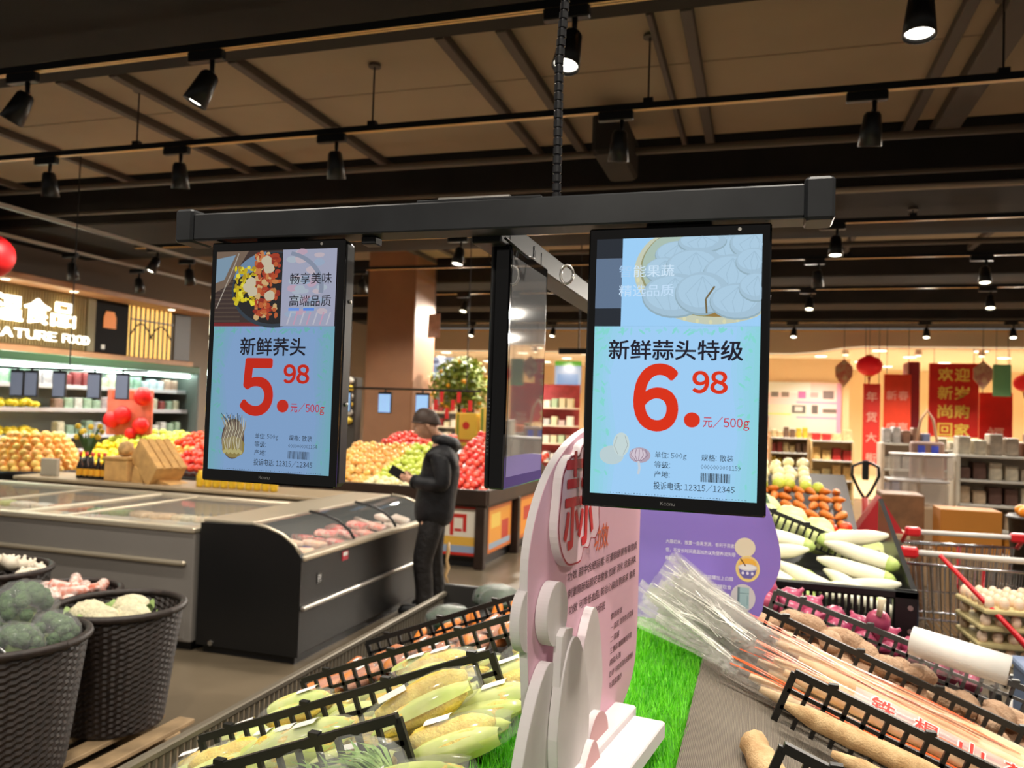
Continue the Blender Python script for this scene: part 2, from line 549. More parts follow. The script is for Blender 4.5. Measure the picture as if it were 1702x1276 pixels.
# ------------------------------------------------------------------ hanging beam with three price displays
YS = 1.35
M_beam = mat('beam_graphite', (44, 46, 49), 0.45, var=0.35, scale=7, rgb2=(34, 35, 38), spec=.3)
M_bezel = mat('glossy_black_bezel', (6, 6, 7), 0.08, coat=0.6)
fr = thing('hanging_display_beam', 'black T-shaped metal beam hung from the ceiling that carries the price displays', 'display beam', (-.5, YS, 1.955))
def fb(mb, name, m, parent=None, **k):
    o = mb.build(name, m, parent or fr, **k)
    return o
fb(MB().rbox(-.612, .562, .0, .062, -.028, .026, .003), 'cross_beam', M_beam)
fb(MB().rbox(-.655, -.612, -.004, .066, -.032, .036, .005), 'end_cap', M_beam)
fb(MB().rbox(.560, .606, -.004, .066, -.034, .036, .005), 'end_cap', M_beam)
fb(MB().rbox(-.655 + .05, -.605 + .05, .002, .060, -.0305, -.0285, .0005).rbox(.5, .56, .002, .060, -.0305, -.0285, .0005), 'seal_strip', M_black)
fb(MB().rbox(-.03, .03, .06, 1.35, -.040, .012, .003), 'tee_arm', M_beam)
fb(MB().rbox(-.12, .12, .005, .057, .0265, .031, .001), 'joint_plate', M_beam)
fb(MB().rbox(-.08, .06, .01, .055, .0312, .036, .001), 'clamp_plate', M_steel)
fb(MB().rbox(-.24, -.21, .02, .05, -.044, -.028, .002), 'cable_clip', M_black)
cw = MB()
cw.tube([(.055, .20, -.02), (.058, .19, -.045), (.055, .16, -.05), (.046, .12, -.042), (.035, .07, -.03)], .003, 6)
fb(cw, 'cable_loop', M_black, smooth=True)
hk = MB()
hk.tube([(.10 + .014 * math.cos(t), .30, -.06 + .02 * math.sin(t)) for t in [i * PI / 6 for i in range(13)]], .003, 6)
fb(hk, 'carabiner', M_steel, smooth=True)
# ribbed cable wrap going up to the ceiling
cb = thing('wrapped_cable', 'dark spiral-wrapped cable that rises from the display beam to the ceiling', 'cable', (-.358, YS + .03, 1.983))
pts = [(0, 0, 0), (-.001, 0, .12), (-.003, 0, .25), (.006, 0, .38), (.012, 0, .55), (.02, 0, 1.0), (.02, 0, 2.46)]
MB().tube(pts, .0062, 10).build('cable_core', mat('cable_grey', (38, 38, 44), .45), cb, True)
def lerp_path(p, t):
    for a, b in zip(p[:-1], p[1:]):
        if a[2] <= t <= b[2]:
            k = (t - a[2]) / (b[2] - a[2])
            return tuple(a[i] + (b[i] - a[i]) * k for i in range(3))
    return p[-1]
ring_m = MB().lathe([(.0065, -.0068), (.0085, -.0060), (.0085, .0060), (.0065, .0068)], 12, cap0=False, cap1=False).mesh('wrap_ring', mat('wrap_black', (30, 30, 33), .35))
z = .004
while z < .62:
    link('wrap_ring', ring_m, cb, lerp_path(pts, z))
    z += .0165

E_scr = print_mat('lit_screen_right', 0.12, emit=1.0, coat=0.5)
E_scl = print_mat('lit_screen_left', 0.12, emit=0.82, coat=0.5)
def ink(name, rgb, e):
    m = mat(name, rgb, 0.15, emit=e)
    m.node_tree.nodes['Principled BSDF'].inputs['Base Color'].default_value = (.01, .01, .012, 1)
    return m
W_S, H_S = 0.274, 0.437       # lit area
def display(name, label, x0, zb, emat, e, art, brand=True):
    """portrait price display, left lower outer corner at x0, zb; local x right, z up, faces -y"""
    t = thing(name, label, 'price display', (x0 + .15, YS + .012, zb))
    MB().rbox(-.150, .150, .004, .046, 0, .478, .008).build('housing', M_black, t)
    MB().rbox(-.1515, .1515, -.003, .0055, -.0008, .4785, .003).build('bezel', M_bezel, t)
    for z in (.16, .36):
        MB().tube([(.1495, .028, z), (.1525, .028, z)], .004, 8).build('screw', M_steel, t, True)
    MB().tube([(-.004 + .105, -.0034, .4695), (-.004 + .105, -.0028, .4695)], .003, 10).build('sensor', M_steel, t)
    if brand:
        text('brand_mark', 'Kconu', .008, (-.005, -.0034, .0115), FRONT, mat('bezel_print', (150, 150, 150), .4), t)
    MB().box(-.055, .055, .012, .044, .477, .52 - .03).build('mount_bracket', M_black, t)
    s = Print()
    art(s, t, e)
    o = s.build('screen_picture', emat, t, (-W_S / 2, -.0035, .0225), FRONT)
    return t
CX, CZ = -W_S / 2, .0225
def put(t, body, px, pz, w, h, rgb, e, bold=0.0, nm='lettering', lay=.0062, **kw):
    """lettering on a screen; px,pz centre in the lit area (0..1), w,h in the same units"""
    return text(nm, body, .05, (CX + px * W_S, -lay, CZ + pz * H_S), FRONT, ink('ink_%d_%d_%d_%.2f' % (*rgb, e), rgb, e), t, bold, fitw=w * W_S, fith=h * H_S, **kw)
def barcode(s, x0, x1, y0, y1, col, seed):
    q = random.Random(seed)
    x = x0
    while x < x1:
        w = q.choice((.0008, .0012, .0018))
        s.rect(x, min(x + w, x1), y0, y1, col)
        x += w + q.choice((.0008, .0012, .0016))
def card(s, split, base, leafs):
    """the pale blue price card with soft green leaf border"""
    h = split * H_S
    s.rect(0, W_S, 0, h, base)
    q = random.Random(4)
    g1 = tuple(int(base[i] * .45 + leafs[i] * .55) for i in range(3))
    g2 = tuple(int(base[i] * .7 + leafs[i] * .3) for i in range(3))
    for k in range(5):
        f = 1 - k / 5
        c = tuple(int(base[i] + (g1[i] - base[i]) * (k + 1) / 8) for i in range(3))
        ww = .045 * f
        s.poly([(0, 0), (ww * .8, 0), (ww, h * .3), (ww * .6, h * .7), (ww * 1.2, h), (0, h)], c)
        s.poly([(W_S, 0), (W_S - ww * 1.1, 0), (W_S - ww * .7, h * .35), (W_S - ww, h * .75), (W_S - ww * .8, h), (W_S, h)], c)
    for k in range(120):
        side = q.random()
        if side < .4:
            x, y = q.uniform(.003, .028), q.uniform(.1, 1) * h
        elif side < .8:
            x, y = W_S - q.uniform(.003, .03), q.uniform(.02, 1) * h
        else:
            x, y = q.uniform(.0, W_S), h - q.uniform(.004, .012)
        a = q.uniform(0, PI)
        L, B = q.uniform(.004, .009), q.uniform(.0015, .003)
        x = min(max(x, L), W_S - L)
        y = min(max(y, L), h - L)
        s.poly([(x + L * math.cos(t) * math.cos(a) - B * math.sin(t) * math.sin(a), y + L * math.cos(t) * math.sin(a) + B * math.sin(t) * math.cos(a)) for t in [i * PI / 3 for i in range(6)]], q.choice((g1, g2, g2)))
    q = random.Random(9)
    for k in range(46):
        x = .03 + k * .005
        s.rect(x, x + q.uniform(.001, .0035), .002, .002 + q.uniform(.0006, .0018), tuple(int(c * .62) for c in base))
def common(s, t, e, base, dark, title, big, code, red):
    put(t, title[0], *title[1:], dark, e, .02, 'title_lettering', res=2)
    put(t, big, .395, .380, .275, .262, red, e, .032, 'price_lettering', res=8)
    put(t, '98', .716, .442, .208, .086, red, e, .028, 'price_lettering', res=8)
    put(t, '元/500g', .815, .289, .27, .05, (196, 22, 40), e, .008, 'unit_lettering', res=2)
    s.oval(.615 * W_S, .298 * H_S, .0131, .0126, red)
    tx = tuple(int(c * .32) for c in base)
    put(t, '单位: 500g', .495, .158, .19, .03, tx, e, 0, 'small_lettering', res=1)
    put(t, '规格: 散装', .770, .158, .185, .026, tx, e, 0, 'small_lettering', res=1)
    put(t, '等级:', .445, .123, .095, .026, tx, e, 0, 'small_lettering', res=1)
    put(t, code, .79, .123, .23, .017, tx, e, 0, 'small_lettering', res=1)
    put(t, '产地:', .445, .086, .095, .026, tx, e, 0, 'small_lettering', res=1)
    put(t, '投诉电话: 12315/12345', .635, .043, .478, .03, tx, e, 0.006, 'small_lettering', res=1)
    barcode(s, .675 * W_S, .845 * W_S, .066 * H_S, .100 * H_S, tx, len(code) + ord(big))
def art_left(s, t, e):
    base = (134, 170, 214)
    card(s, .655, base, (96, 196, 160))
    y0 = .655 * H_S
    y1 = H_S
    h = y1 - y0
    s.rect(0, W_S, y0, y1, (62, 46, 42))
    q = random.Random(3)
    for k in range(16):
        yy = y0 + h * (.06 + .058 * k)
        s.rect(0, .06, yy, yy + h * .02, (82, 66, 56))
    s.rect(0, W_S * .56, y0, y0 + h * .05, (122, 30, 34))
    s.poly([(0, y1), (.075, y1), (.03, y0 + h * .55), (0, y0 + h * .45)], (120, 100, 84))
    s.poly([(0, y1 - h * .1), (.045, y1 - h * .05), (.02, y0 + h * .62), (0, y0 + h * .58)], (128, 156, 178))
    s.oval(.137, y0 + h * .48, .098, h * .50, (48, 60, 72), 40)
    s.oval(.137, y0 + h * .50, .094, h * .47, (30, 28, 30), 40)
    s.poly(ell(.13, y0 + h * .55, .09, h * .44, 16, PI * .55, PI * .95) + [(.10, y0 + h * .75)], (110, 140, 170))
    s.line([(.052, y1 - h * .03), (.046, y1 - h * .14), (.004, y0 + h * .24)], .0022, (176, 166, 152))
    for k in range(150):
        x, y = q.uniform(.092, .148), q.uniform(.12, .96)
        s.oval(x, y0 + h * y, q.uniform(.003, .008), h * q.uniform(.018, .05), q.choice(((168, 58, 30), (186, 74, 36), (150, 44, 26), (206, 128, 70), (214, 176, 120), (196, 96, 48), (176, 60, 34))), 12, .25, k)
    for k in range(90):
        x, y = q.uniform(.046, .092), q.uniform(.30, .78)
        s.oval(x, y0 + h * y, q.uniform(.002, .006), h * q.uniform(.014, .04), q.choice(((226, 206, 22), (204, 178, 14), (238, 224, 60), (182, 150, 20), (214, 196, 30))), 10, .3, k)
    for x, y in ((.078, .52), (.088, .46), (.084, .58), (.128, .40), (.118, .86), (.124, .76)):
        s.oval(x, y0 + h * y, .012, h * .07, (208, 196, 168), 12, .2)
    # pale translucent right panel of the picture
    s.rect(W_S * .565, W_S, y0, y1, (168, 172, 196))
    for k in range(36):
        x, y = q.uniform(.17, .25), q.uniform(.15, .97)
        s.oval(x, y0 + h * y, min(.012, x - .1549, W_S - x), h * q.uniform(.03, .05), q.choice(((186, 176, 196), (196, 168, 188), (178, 190, 204), (160, 178, 204), (200, 186, 196))), 10, .2, k)
    s.poly(ell(.15, y0 + h * .5, .098, h * .49, 14, -PI * .05, PI * .42) + [(x, y) for x, y in reversed(ell(.15, y0 + h * .5, .088, h * .44, 14, -PI * .05, PI * .42))], (140, 150, 172))
    for x, c in ((.172, (112, 156, 238)), (.205, (92, 142, 236))):
        s.rect(x, x + .024, y0 + h * .20, y0 + h * .24, c)
    for k in range(7):
        x = .17 + k * .0145
        s.line([(x, y0 + h * .02), (x + .008, y0 + h * .18)], .003, (206, 160, 186) if k % 2 else (196, 196, 210))
    put(t, '畅享美味', .80, .868, .335, .05, (24, 24, 34), e, .006, 'picture_lettering', res=2)
    put(t, '高端品质', .80, .768, .335, .05, (24, 24, 34), e, .006, 'picture_lettering', res=2)
    # shallot picture
    s.oval(.058, .062, .0265, .040, (90, 72, 66), 24)
    s.oval(.060, .046, .026, .022, (148, 132, 74), 20, .15)
    for k in range(13):
        x = .036 + k * .0037
        s.line([(x + .004 * math.sin(k), .036 + .004 * (k % 3)), (x - .003, .060), (x + .004, .082), (x - .006 + .001 * k, .104 + .006 * math.sin(k * 2))], .0020, (206, 200, 172) if k % 2 else (160, 146, 120))
    for k in range(12):
        s.line([(.040 + k * .003, .096), (.028 + k * .0042, .113 - .004 * (k % 3))], .0011, (34, 44, 36))
    for k in range(9):
        s.oval(.040 + k * .0047, .036 + .003 * (k % 2), .004, .004, (188, 178, 120), 10)
    common(s, t, e, base, (22, 20, 34), ('新鲜荞头', .51, .563, .54, .083), '5', '0000000001154', (204, 36, 10))
def art_right(s, t, e):
    base = (158, 205, 244)
    card(s, .655, base, (110, 222, 180))
    y0 = .655 * H_S
    y1 = H_S
    h = y1 - y0
    s.rect(0, W_S, y0, y1, (26, 34, 44))
    xl = .165 * W_S
    s.rect(xl, W_S, y0, y1, (156, 206, 246))
    # bamboo tray of garlic
    def clip(pts):
        return [(min(max(x, xl), W_S), min(max(y, y0), y1)) for x, y in pts]
    cx, cy = .200, y0 + h * .62
    s.poly(clip(ell(cx, cy, .134, h * .60, 60)), (196, 202, 180))
    s.poly(clip(ell(cx, cy + .004, .124, h * .545, 60)), (150, 150, 110))
    s.poly(clip(ell(cx, cy + .006, .121, h * .53, 60)), (168, 190, 178))
    for a in range(20):
        t0 = PI + a * .17
        x, y = cx + .129 * math.cos(t0), cy + h * .575 * math.sin(t0)
        if xl + .004 < x < W_S - .004 and y0 + .004 < y < y1 - .004:
            s.oval(x, y, .003, .004, (214, 214, 176), 8)
    s.poly(clip(ell(.215, y0 + h * .17, .045, h * .07, 20)), (150, 120, 62))
    bulbs = [(.222, .88, .05, .17), (.140, .80, .04, .15), (.178, .93, .04, .12), (.262, .90, .04, .18), (.118, .62, .035, .15), (.168, .66, .05, .2), (.228, .57, .048, .22), (.262, .70, .03, .15), (.135, .34, .055, .25), (.180, .36, .045, .24), (.238, .27, .046, .20), (.268, .42, .03, .16)]
    q = random.Random(5)
    for k, (x, y, rx, ry) in enumerate(bulbs):
        s.poly(clip(ell(x, y0 + h * y, rx, h * ry, 26)), (144, 172, 186))
        s.poly(clip(ell(x, y0 + h * (y + .012), rx * .97, h * ry * .96, 26)), (162, 192, 212))
        s.poly(clip(ell(x - rx * .1, y0 + h * (y + .03), rx * .78, h * ry * .76, 22)), (170, 202, 224))
        for j in range(4):
            xa = x - rx * .6 + j * rx * .4
            s.line(clip([(x, y0 + h * (y + ry * .8)), (xa, y0 + h * y), (x + (xa - x) * .4, y0 + h * (y - ry * .8))]), .0012, (159, 190, 211))
    s.line([(.188, y0 + h * .14), (.186, y0 + h * .30), (.200, y0 + h * .44)], .003, (112, 96, 60))
    # translucent caption plate
    s.rect(0, xl, y0 + h * .205, y0 + h * .775, (92, 112, 138))
    put(t, '能果蔬', .362, .870, .25, .046, (206, 228, 246), e, .004, 'picture_lettering', res=2)
    put(t, '精选品质', .318, .794, .338, .046, (196, 222, 246), e, .004, 'picture_lettering', res=2)
    put(t, '智', .185, .870, .075, .046, (170, 206, 240), e, .0, 'picture_lettering', res=2)
    # garlic drawing
    s.oval(.036, .066, .021, .016, (186, 206, 210), 20)
    s.oval(.052, .085, .014, .020, (196, 214, 214), 20)
    s.oval(.084, .068, .018, .013, (176, 160, 176), 20)
    s.oval(.081, .069, .013, .010, (208, 196, 208), 18)
    s.line([(.082, .058), (.084, .046), (.082, .036)], .004, (196, 206, 216))
    for k in range(5):
        s.line([(.073 + k * .005, .078), (.069 + k * .007, .068), (.078 + k * .002, .058)], .0009, (132, 104, 128))
    s.line([(.045, .098), (.040, .082), (.047, .068)], .0009, (160, 170, 168))
    s.line([(.058, .1), (.063, .084), (.056, .068)], .0009, (160, 170, 168))
    common(s, t, e, base, (20, 18, 34), ('新鲜蒜头特级', .50, .563, .81, .078), '6', '0000000001159', (216, 44, 6))
display('price_display', 'lit price display hung at the left of the beam, shallots at 5.98', -1.07, 1.443, E_scl, 0.82, art_left)
display('price_display', 'lit price display hung at the right of the beam, garlic at 6.98', -.29, 1.443, E_scr, 1.0, art_right)
# third display seen nearly edge-on, hung under the arm and facing +x
dm = thing('price_display', 'price display seen edge-on under the arm, its glossy screen mirroring the store', 'price display', (-.485, 1.445, 1.452), PI / 2)
MB().rbox(0, .275, .006, .016, 0, .468, .004).build('housing', M_black, dm)
MB().rbox(-.001, .276, -.024, .007, -.001, .469, .003).build('bezel', M_bezel, dm)
MB().box(.012, .264, -.0246, -.0241, .022, .448).build('screen_picture', mat('dim_screen_glass', (150, 150, 150), 0.03, metal=0.55, coat=1.0, emit=0.06), dm)
MB().tube([(.02, -.01, .468), (.02, -.01, .50)], .006, 8).build('mount_rod', M_black, dm)
MB().tube([(.25, -.01, .468), (.25, -.01, .50)], .006, 8).build('mount_rod', M_black, dm)
q = random.Random(11)
for i in range(15):
    text('side_print', '0' if i % 3 else 'I', .006, (-.0016, .010, .17 - i * .0075), (PI / 2, PI / 2, -PI / 2), mat('side_print_grey', (128, 128, 130), .5), dm)

# ------------------------------------------------------------------ produce island
XL, XR = -1.60, 1.30          # outer sides
Y0, Y1 = 0.75, 4.05
def zl(x):
    return 0.93 + 0.40 * (x + 0.5)
def zr(x):
    return 0.93 - 0.38 * (x + 0.14)
isl = thing('produce_island', 'two-sided sloping produce island with a green ridge and slatted grey side', 'produce stand', (-.2, 2.4, 0))
def isb(mb, name, m, **k):
    for i, p in enumerate(mb.v):
        mb.v[i] = (p[0] + .2, p[1] - 2.4, p[2])
    return mb.build(name, m, isl, **k)
M_isl = mat('island_dark_metal', (40, 38, 36), .5, var=.2, scale=5)
M_slat = mat('grey_slat_metal', (126, 118, 104), .4, metal=.5)
isb(MB().prism([(XL + .02, .05), (XR - .02, .05), (XR - .02, zr(XR) - .03), (-.14, .90), (-.5, .90), (XL + .02, zl(XL) - .03)], Y0, 3.25), 'core', M_isl)
isb(MB().prism([(XL + .02, .05), (-.16, .05), (-.16, .90), (-.5, .90), (XL + .02, zl(XL) - .03)], 3.25, Y1), 'core', M_isl)
isb(MB().prism([(-.14, .905), (XR - .03, zr(XR) - .025), (XR - .03, zr(XR) - .015), (-.14, .925)], Y0 + .02, 3.22), 'slope_board', mat('slope_board_black', (28, 27, 26), .6))
isb(MB().prism([(-.5, .905), (-.5, .925), (XL + .04, zl(XL) - .01), (XL + .04, zl(XL) - .02)], Y0 + .02, Y1 - .02), 'slope_board', MATS['slope_board_black'])
isb(MB().rbox(XL - .012, XL + .014, Y0, Y1, .598, .622, .005), 'side_rail', M_slat)
isb(MB().rbox(XL - .010, XL + .012, Y0, Y1, .26, .29, .005), 'side_rail', M_slat)
sl = MB().rbox(-.004, .004, -.008, .008, .29, .599, .002).mesh('side_slat', M_slat)
y = Y0 + .02
while y < Y1 - .01:
    link('side_slat', sl, isl, (XL + .2, y - 2.4, 0))
    y += .0285
isb(MB().rbox(XL - .01, -.16, Y1, Y1 + .03, .05, .66, .006), 'end_panel', M_isl)
# slotted grey mat lying on the near part of the right slope
def wave_mat(name, c1, c2, scale, rot=0):
    m = mat(name, c1, .7)
    nt = m.node_tree
    w = nt.nodes.new('ShaderNodeTexWave')
    w.inputs['Scale'].default_value = scale
    w.inputs['Distortion'].default_value = .6
    w.bands_direction = 'Y' if rot else 'X'
    tc = nt.nodes.new('ShaderNodeTexCoord')
    nt.links.new(tc.outputs['Object'], w.inputs['Vector'])
    mx = nt.nodes.new('ShaderNodeMix')
    mx.data_type = 'RGBA'
    mx.inputs[6].default_value = (*lin(c1), 1)
    mx.inputs[7].default_value = (*lin(c2), 1)
    nt.links.new(w.outputs['Fac'], mx.inputs[0])
    nt.links.new(mx.outputs[2], nt.nodes['Principled BSDF'].inputs['Base Color'])
    bp = nt.nodes.new('ShaderNodeBump')
    bp.inputs['Strength'].default_value = .6
    bp.inputs['Distance'].default_value = .003
    nt.links.new(w.outputs['Fac'], bp.inputs['Height'])
    nt.links.new(bp.outputs['Normal'], nt.nodes['Principled BSDF'].inputs['Normal'])
    return m
tag(MB().prism([(-.139, .926), (.42, zr(.42) - .001), (.42, zr(.42) + .006), (-.139, .936)], Y0 + .05, 2.60).build('anti_slip_mat', wave_mat('ribbed_mat', (142, 132, 118), (96, 88, 78), 95)), 'grey ribbed anti-slip mat on the slope beside the artificial grass', 'mat')
# artificial grass on the ridge
gm = thing('artificial_grass_mat', 'bright green artificial grass strip along the ridge of the island', 'grass mat', (-.32, 2.4, .90))
MB().rbox(-.19, .18, -1.6, 1.62, .001, .022, .004).build('backing', mat('grass_backing', (70, 150, 30), .9), gm)
q = random.Random(21)
gb = MB()
for i in range(15000):
    x, yy = q.uniform(-.188, .178), q.uniform(-1.25, .75)
    a, L, t = q.uniform(0, 2 * PI), q.uniform(.018, .036), q.uniform(.0, .022)
    dx, dy = math.cos(a), math.sin(a)
    w = .0014
    gb._add([(x - dy * w, yy + dx * w, .02), (x + dy * w, yy - dx * w, .02), (x + dx * t, yy + dy * t, .02 + L)], [(0, 1, 2)])
go = gb.build('grass_blades', mat('grass_blade', (128, 226, 44), .5, var=.5, scale=30, rgb2=(90, 196, 26)), gm, fix=False)
go['kind'] = 'stuff'

# moulded black lattice dividers
M_lat = mat('lattice_black', (28, 28, 26), .45)
def lattice(name, label, x0, x1, y, zf, h=.135, pitch=.042, tail=True, group=None, m=None, th=.010, rows=3):
    t = thing(name, label, 'divider', (x0, y, zf(x0)), 0, group)
    dz = (zf(x1) - zf(x0)) / (x1 - x0)
    up = Vector((-dz, 0, 1)).normalized()
    L = x1 - x0
    def P(s, v):
        return (s * L + up.x * v, 0, dz * s * L + up.z * v)
    b = MB()
    hh = [.0 + h * k / rows for k in range(rows + 1)]
    for k, v in enumerate(hh):
        wv = .018 if k == rows else .010
        b.bar(P(0, v), P(1, v), th if k < rows else th * 1.5, wv, up)
    n = int(L / pitch)
    for i in range(n + 1):
        wv = .010 if 0 < i < n else .016
        b.bar(P(i / n, 0), P(i / n, h), wv, th, (0, 1, 0))
    b.build('lattice_panel', m or M_lat, t)
    for i in range(2, n, 5):
        MB().cbox((0, 0, 0), (.022, th * 1.6, .010)).build('clip_tab', m or M_lat, t).location = P(i / n, h + .012)
    return t
G = 'black lattice dividers on the corn slope'
lattice('lattice_divider', 'black lattice divider nearest the viewer on the corn slope', -1.05, -.585, 1.39, zl)
lattice('lattice_divider', 'long black lattice divider between the two rows of corn packs', -1.31, -.53, 1.77, zl)
lattice('lattice_divider', 'black lattice divider behind the corn, before the orange packs', -1.31, -.53, 2.25, zl)
lattice('lattice_divider', 'black lattice divider behind the orange packs on the left slope', -1.40, -.53, 2.85, zl, .12)
lattice('lattice_divider', 'black lattice divider in front of the bare yams at the lower edge', .005, .75, 1.58, zr)
lattice('lattice_divider', 'black lattice divider between bare yams and film-wrapped yams', .045, .98, 2.10, zr)
lattice('lattice_divider', 'black lattice divider between wrapped yams and brown taro', -.05, 1.15, 2.63, zr)
lattice('lattice_divider', 'low dark grey lattice divider between taro and red onions', .03, .85, 2.98, lambda x: zr(x) + .02 + .07 * x, .12, m=mat('lattice_grey', (62, 62, 62), .45))

# ------------------------------------------------------------------ sign boards on the ridge
M_foam = mat('white_foam_edge', (228, 220, 222), .6)
M_pink = mat('pink_print', (226, 178, 196), .5, var=.06, scale=3)
M_bulb = mat('garlic_grey_print', (196, 186, 184), .55, var=.2, scale=5, rgb2=(220, 212, 210))
sg = thing('garlic_sign', 'pink cut-out foam board sign with garlic shapes standing on the grass', 'sign', (-.293, 1.69, .955), R(90 - 8))
# local x runs along the board away from the viewer, local -y is the printed side
def slab(out, t0, t1, name, face, par=sg):
    """foam cut-out: white body with a printed front sheet"""
    o = MB().prism(out, -t1, -t0, 'y').build(name, M_foam, par)
    MB().prism(out, -t1 - .0012, -t1 - .0002, 'y').build(name + '_print', face, o)
    return o
def smooth_loop(pts, n=5):
    """closed Catmull-Rom loop"""
    out = []
    m = len(pts)
    for i in range(m):
        p0, p1, p2, p3 = [Vector(pts[(i + k - 1) % m]) for k in range(4)]
        for j in range(n):
            t = j / n
            out.append(tuple(.5 * ((2 * p1) + (-p0 + p2) * t + (2 * p0 - 5 * p1 + 4 * p2 - p3) * t * t + (-p0 + 3 * p1 - 3 * p2 + p3) * t ** 3)))
    return out
panel = smooth_loop([(-.30, .0), (-.42, .10), (-.455, .22), (-.468, .34), (-.466, .43), (-.42, .515), (-.34, .575), (-.22, .615), (-.05, .625), (.09, .60), (.148, .52), (.152, .35), (.152, .16), (.13, .075), (.06, .025), (-.02, .0), (-.16, -.002)])
slab(panel, 0, .014, 'board', M_pink)
scal = [(u_ - .04, w_) for u_, w_ in [(-.305, .385), (-.335, .41), (-.352, .45), (-.345, .505), (-.335, .545), (-.30, .572), (-.262, .572), (-.245, .59), (-.205, .60), (-.168, .59), (-.152, .565), (-.125, .545), (-.125, .50), (-.143, .465), (-.138, .435), (-.160, .413), (-.185, .416), (-.198, .400), (-.225, .402), (-.238, .382), (-.268, .38)]]
cloud = smooth_loop(scal, 4)
cl = slab(cloud, .0155, .030, 'title_cloud', mat('pale_pink_print', (236, 200, 212), .5))
red_line = MB()
cpt = [(x, -.0318, z) for x, z in cloud]
cc = (sum(p[0] for p in cpt) / len(cpt), sum(p[2] for p in cpt) / len(cpt))
inn = [(cc[0] + (p[0] - cc[0]) * .955, -.0318, cc[1] + (p[2] - cc[1]) * .955) for p in cpt]
out_ = [(cc[0] + (p[0] - cc[0]) * .985, -.0318, cc[1] + (p[2] - cc[1]) * .985) for p in cpt]
for i in range(len(inn)):
    j = (i + 1) % len(inn)
    red_line.quad(out_[i], out_[j], inn[j], inn[i])
red_line.build('red_outline', mat('sign_red_dark', (170, 36, 58), .5), cl)
M_sred = mat('sign_red', (212, 30, 42), .5)
text('title_lettering', '蒜', .17, (-.292, -.0322, .495), FRONT, M_sred, cl, .012, fitw=.15, fith=.17)
text('subtitle_lettering', '功效', .05, (-.120, -.0162, .405), FRONT, mat('sign_orange', (226, 104, 60), .5), sg, .01, fitw=.085, fith=.05)
M_stext = mat('sign_text_brown', (92, 56, 66), .6)
rows1 = ['功效 蒜中含硒蒜素 可清除肠胃有毒物质', '刺激胃肠黏膜促进食欲 加速 消化 抗菌消炎', '功效 可降低血脂 防治心脑血管疾病 食用', '大蒜保护肝脏']
for i, r in enumerate(rows1):
    w = (.43, .42, .41, .12)[i]
    text('fine_lettering', r, .016, (-.085 - (.06 if i == 3 else 0), -.0162, .355 - i * .030), FRONT, M_stext, sg, .006, fitw=w, fith=.017, res=1)
rows2 = ['食用方法', '一 蒜泥 凉拌各式菜肴', '二 蒜蓉', '三 腌蒜 糖醋腌制开胃', '用蒜头泡', '四 炒 与肉类同炒去腥增香', '与蔬菜清炒']
for i, r in enumerate(rows2):
    w = (.075, .16, .06, .15, .075, .165, .085)[i]
    text('fine_lettering', r, .012, (-.045 + w / 2, -.0162, .232 - i * .0235), FRONT, M_stext, sg, .006, fitw=w, fith=.0135, res=1)
def bulb(cx, cz, rx, rz, lean=0, tip=.0, n=56):
    o = []
    for i in range(n):
        t = 2 * PI * i / n
        x, z_ = rx * math.cos(t), rz * math.sin(t)
        if z_ > 0:
            x *= 1 - tip * (z_ / rz)
        o.append((cx + x + lean * z_, cz + z_))
    return o
slab(bulb(-.395, .315, .045, .052), .016, .036, 'garlic_round', M_bulb)
slab(bulb(-.458, .315, .036, .05), -.004, .012, 'garlic_round', M_bulb)
slab(bulb(-.43, .105, .085, .135, .12, .30), .016, .034, 'garlic_bulb', M_bulb)
slab(bulb(-.345, .12, .075, .15, -.05, .22), .036, .052, 'garlic_bulb', M_bulb)
slab(bulb(-.215, .135, .075, .15, .10, .40), .016, .032, 'garlic_clove', M_bulb)
slab([(-.405, .20), (-.36, .20), (-.355, .285), (-.385, .29), (-.40, .28)], .034, .048, 'garlic_stalk', M_bulb)
slab(bulb(-.20, .045, .055, .05, 0, .1), .034, .048, 'garlic_clove', mat('clove_pink_print', (206, 160, 160), .55))
slab(bulb(-.29, .02, .05, .055, .2, .5), .054, .066, 'garlic_clove', MATS['clove_pink_print'])
MB().rbox(-.36, .0, -.062, -.0152, .0, .047, .003).build('foot_step', M_foam, sg)
MB().rbox(-.36, -.02, -.128, -.0625, .0, .034, .003).build('foot_step', M_foam, sg)
# purple sign further back
ps = thing('purple_sign', 'purple cut-out board sign with white text and round cooking pictures on the ridge', 'sign', (-.2, 2.62, .955))
po = smooth_loop([(-.24, .02), (-.25, .2), (-.22, .42), (-.05, .50), (.1, .49), (.19, .43), (.235, .36), (.262, .27), (.268, .20), (.250, .14), (.225, .10), (.215, .05), (.18, .01), (.12, -.002), (.0, .0), (-.14, .0)], 5)
pb = slab(po, 0, .012, 'board', mat('purple_print', (142, 118, 206), .5, var=.05, scale=2), ps)
M_wt = mat('white_lettering', (232, 226, 244), .5)
prow = ['大蒜切末，放置一会再烹调，有利于蒜素生成', '但，不宜长时间高温加热以免营养流失哦', '哦鲜甜。', '', '二、腌蒜保存，以大蒜装罐加上白醋', '密封放阴凉处。一周即可开罐取食', '与冷藏处，需放通风干燥处避免受潮发芽霉', '置于冰箱。']
for i, r in enumerate(prow):
    if r:
        w = (.235, .215, .035, 0, .21, .205, .20, .055)[i]
        text('fine_lettering', r, .012, (-.08 + w / 2, -.0135, .248 - i * .0265 + (.004 if i > 3 else 0)), FRONT, M_wt, ps, .012, fitw=w, fith=.0135, res=1)
ic = Print(.00002)
ic.oval(.163, .247, .031, .03, (226, 214, 190), 28)
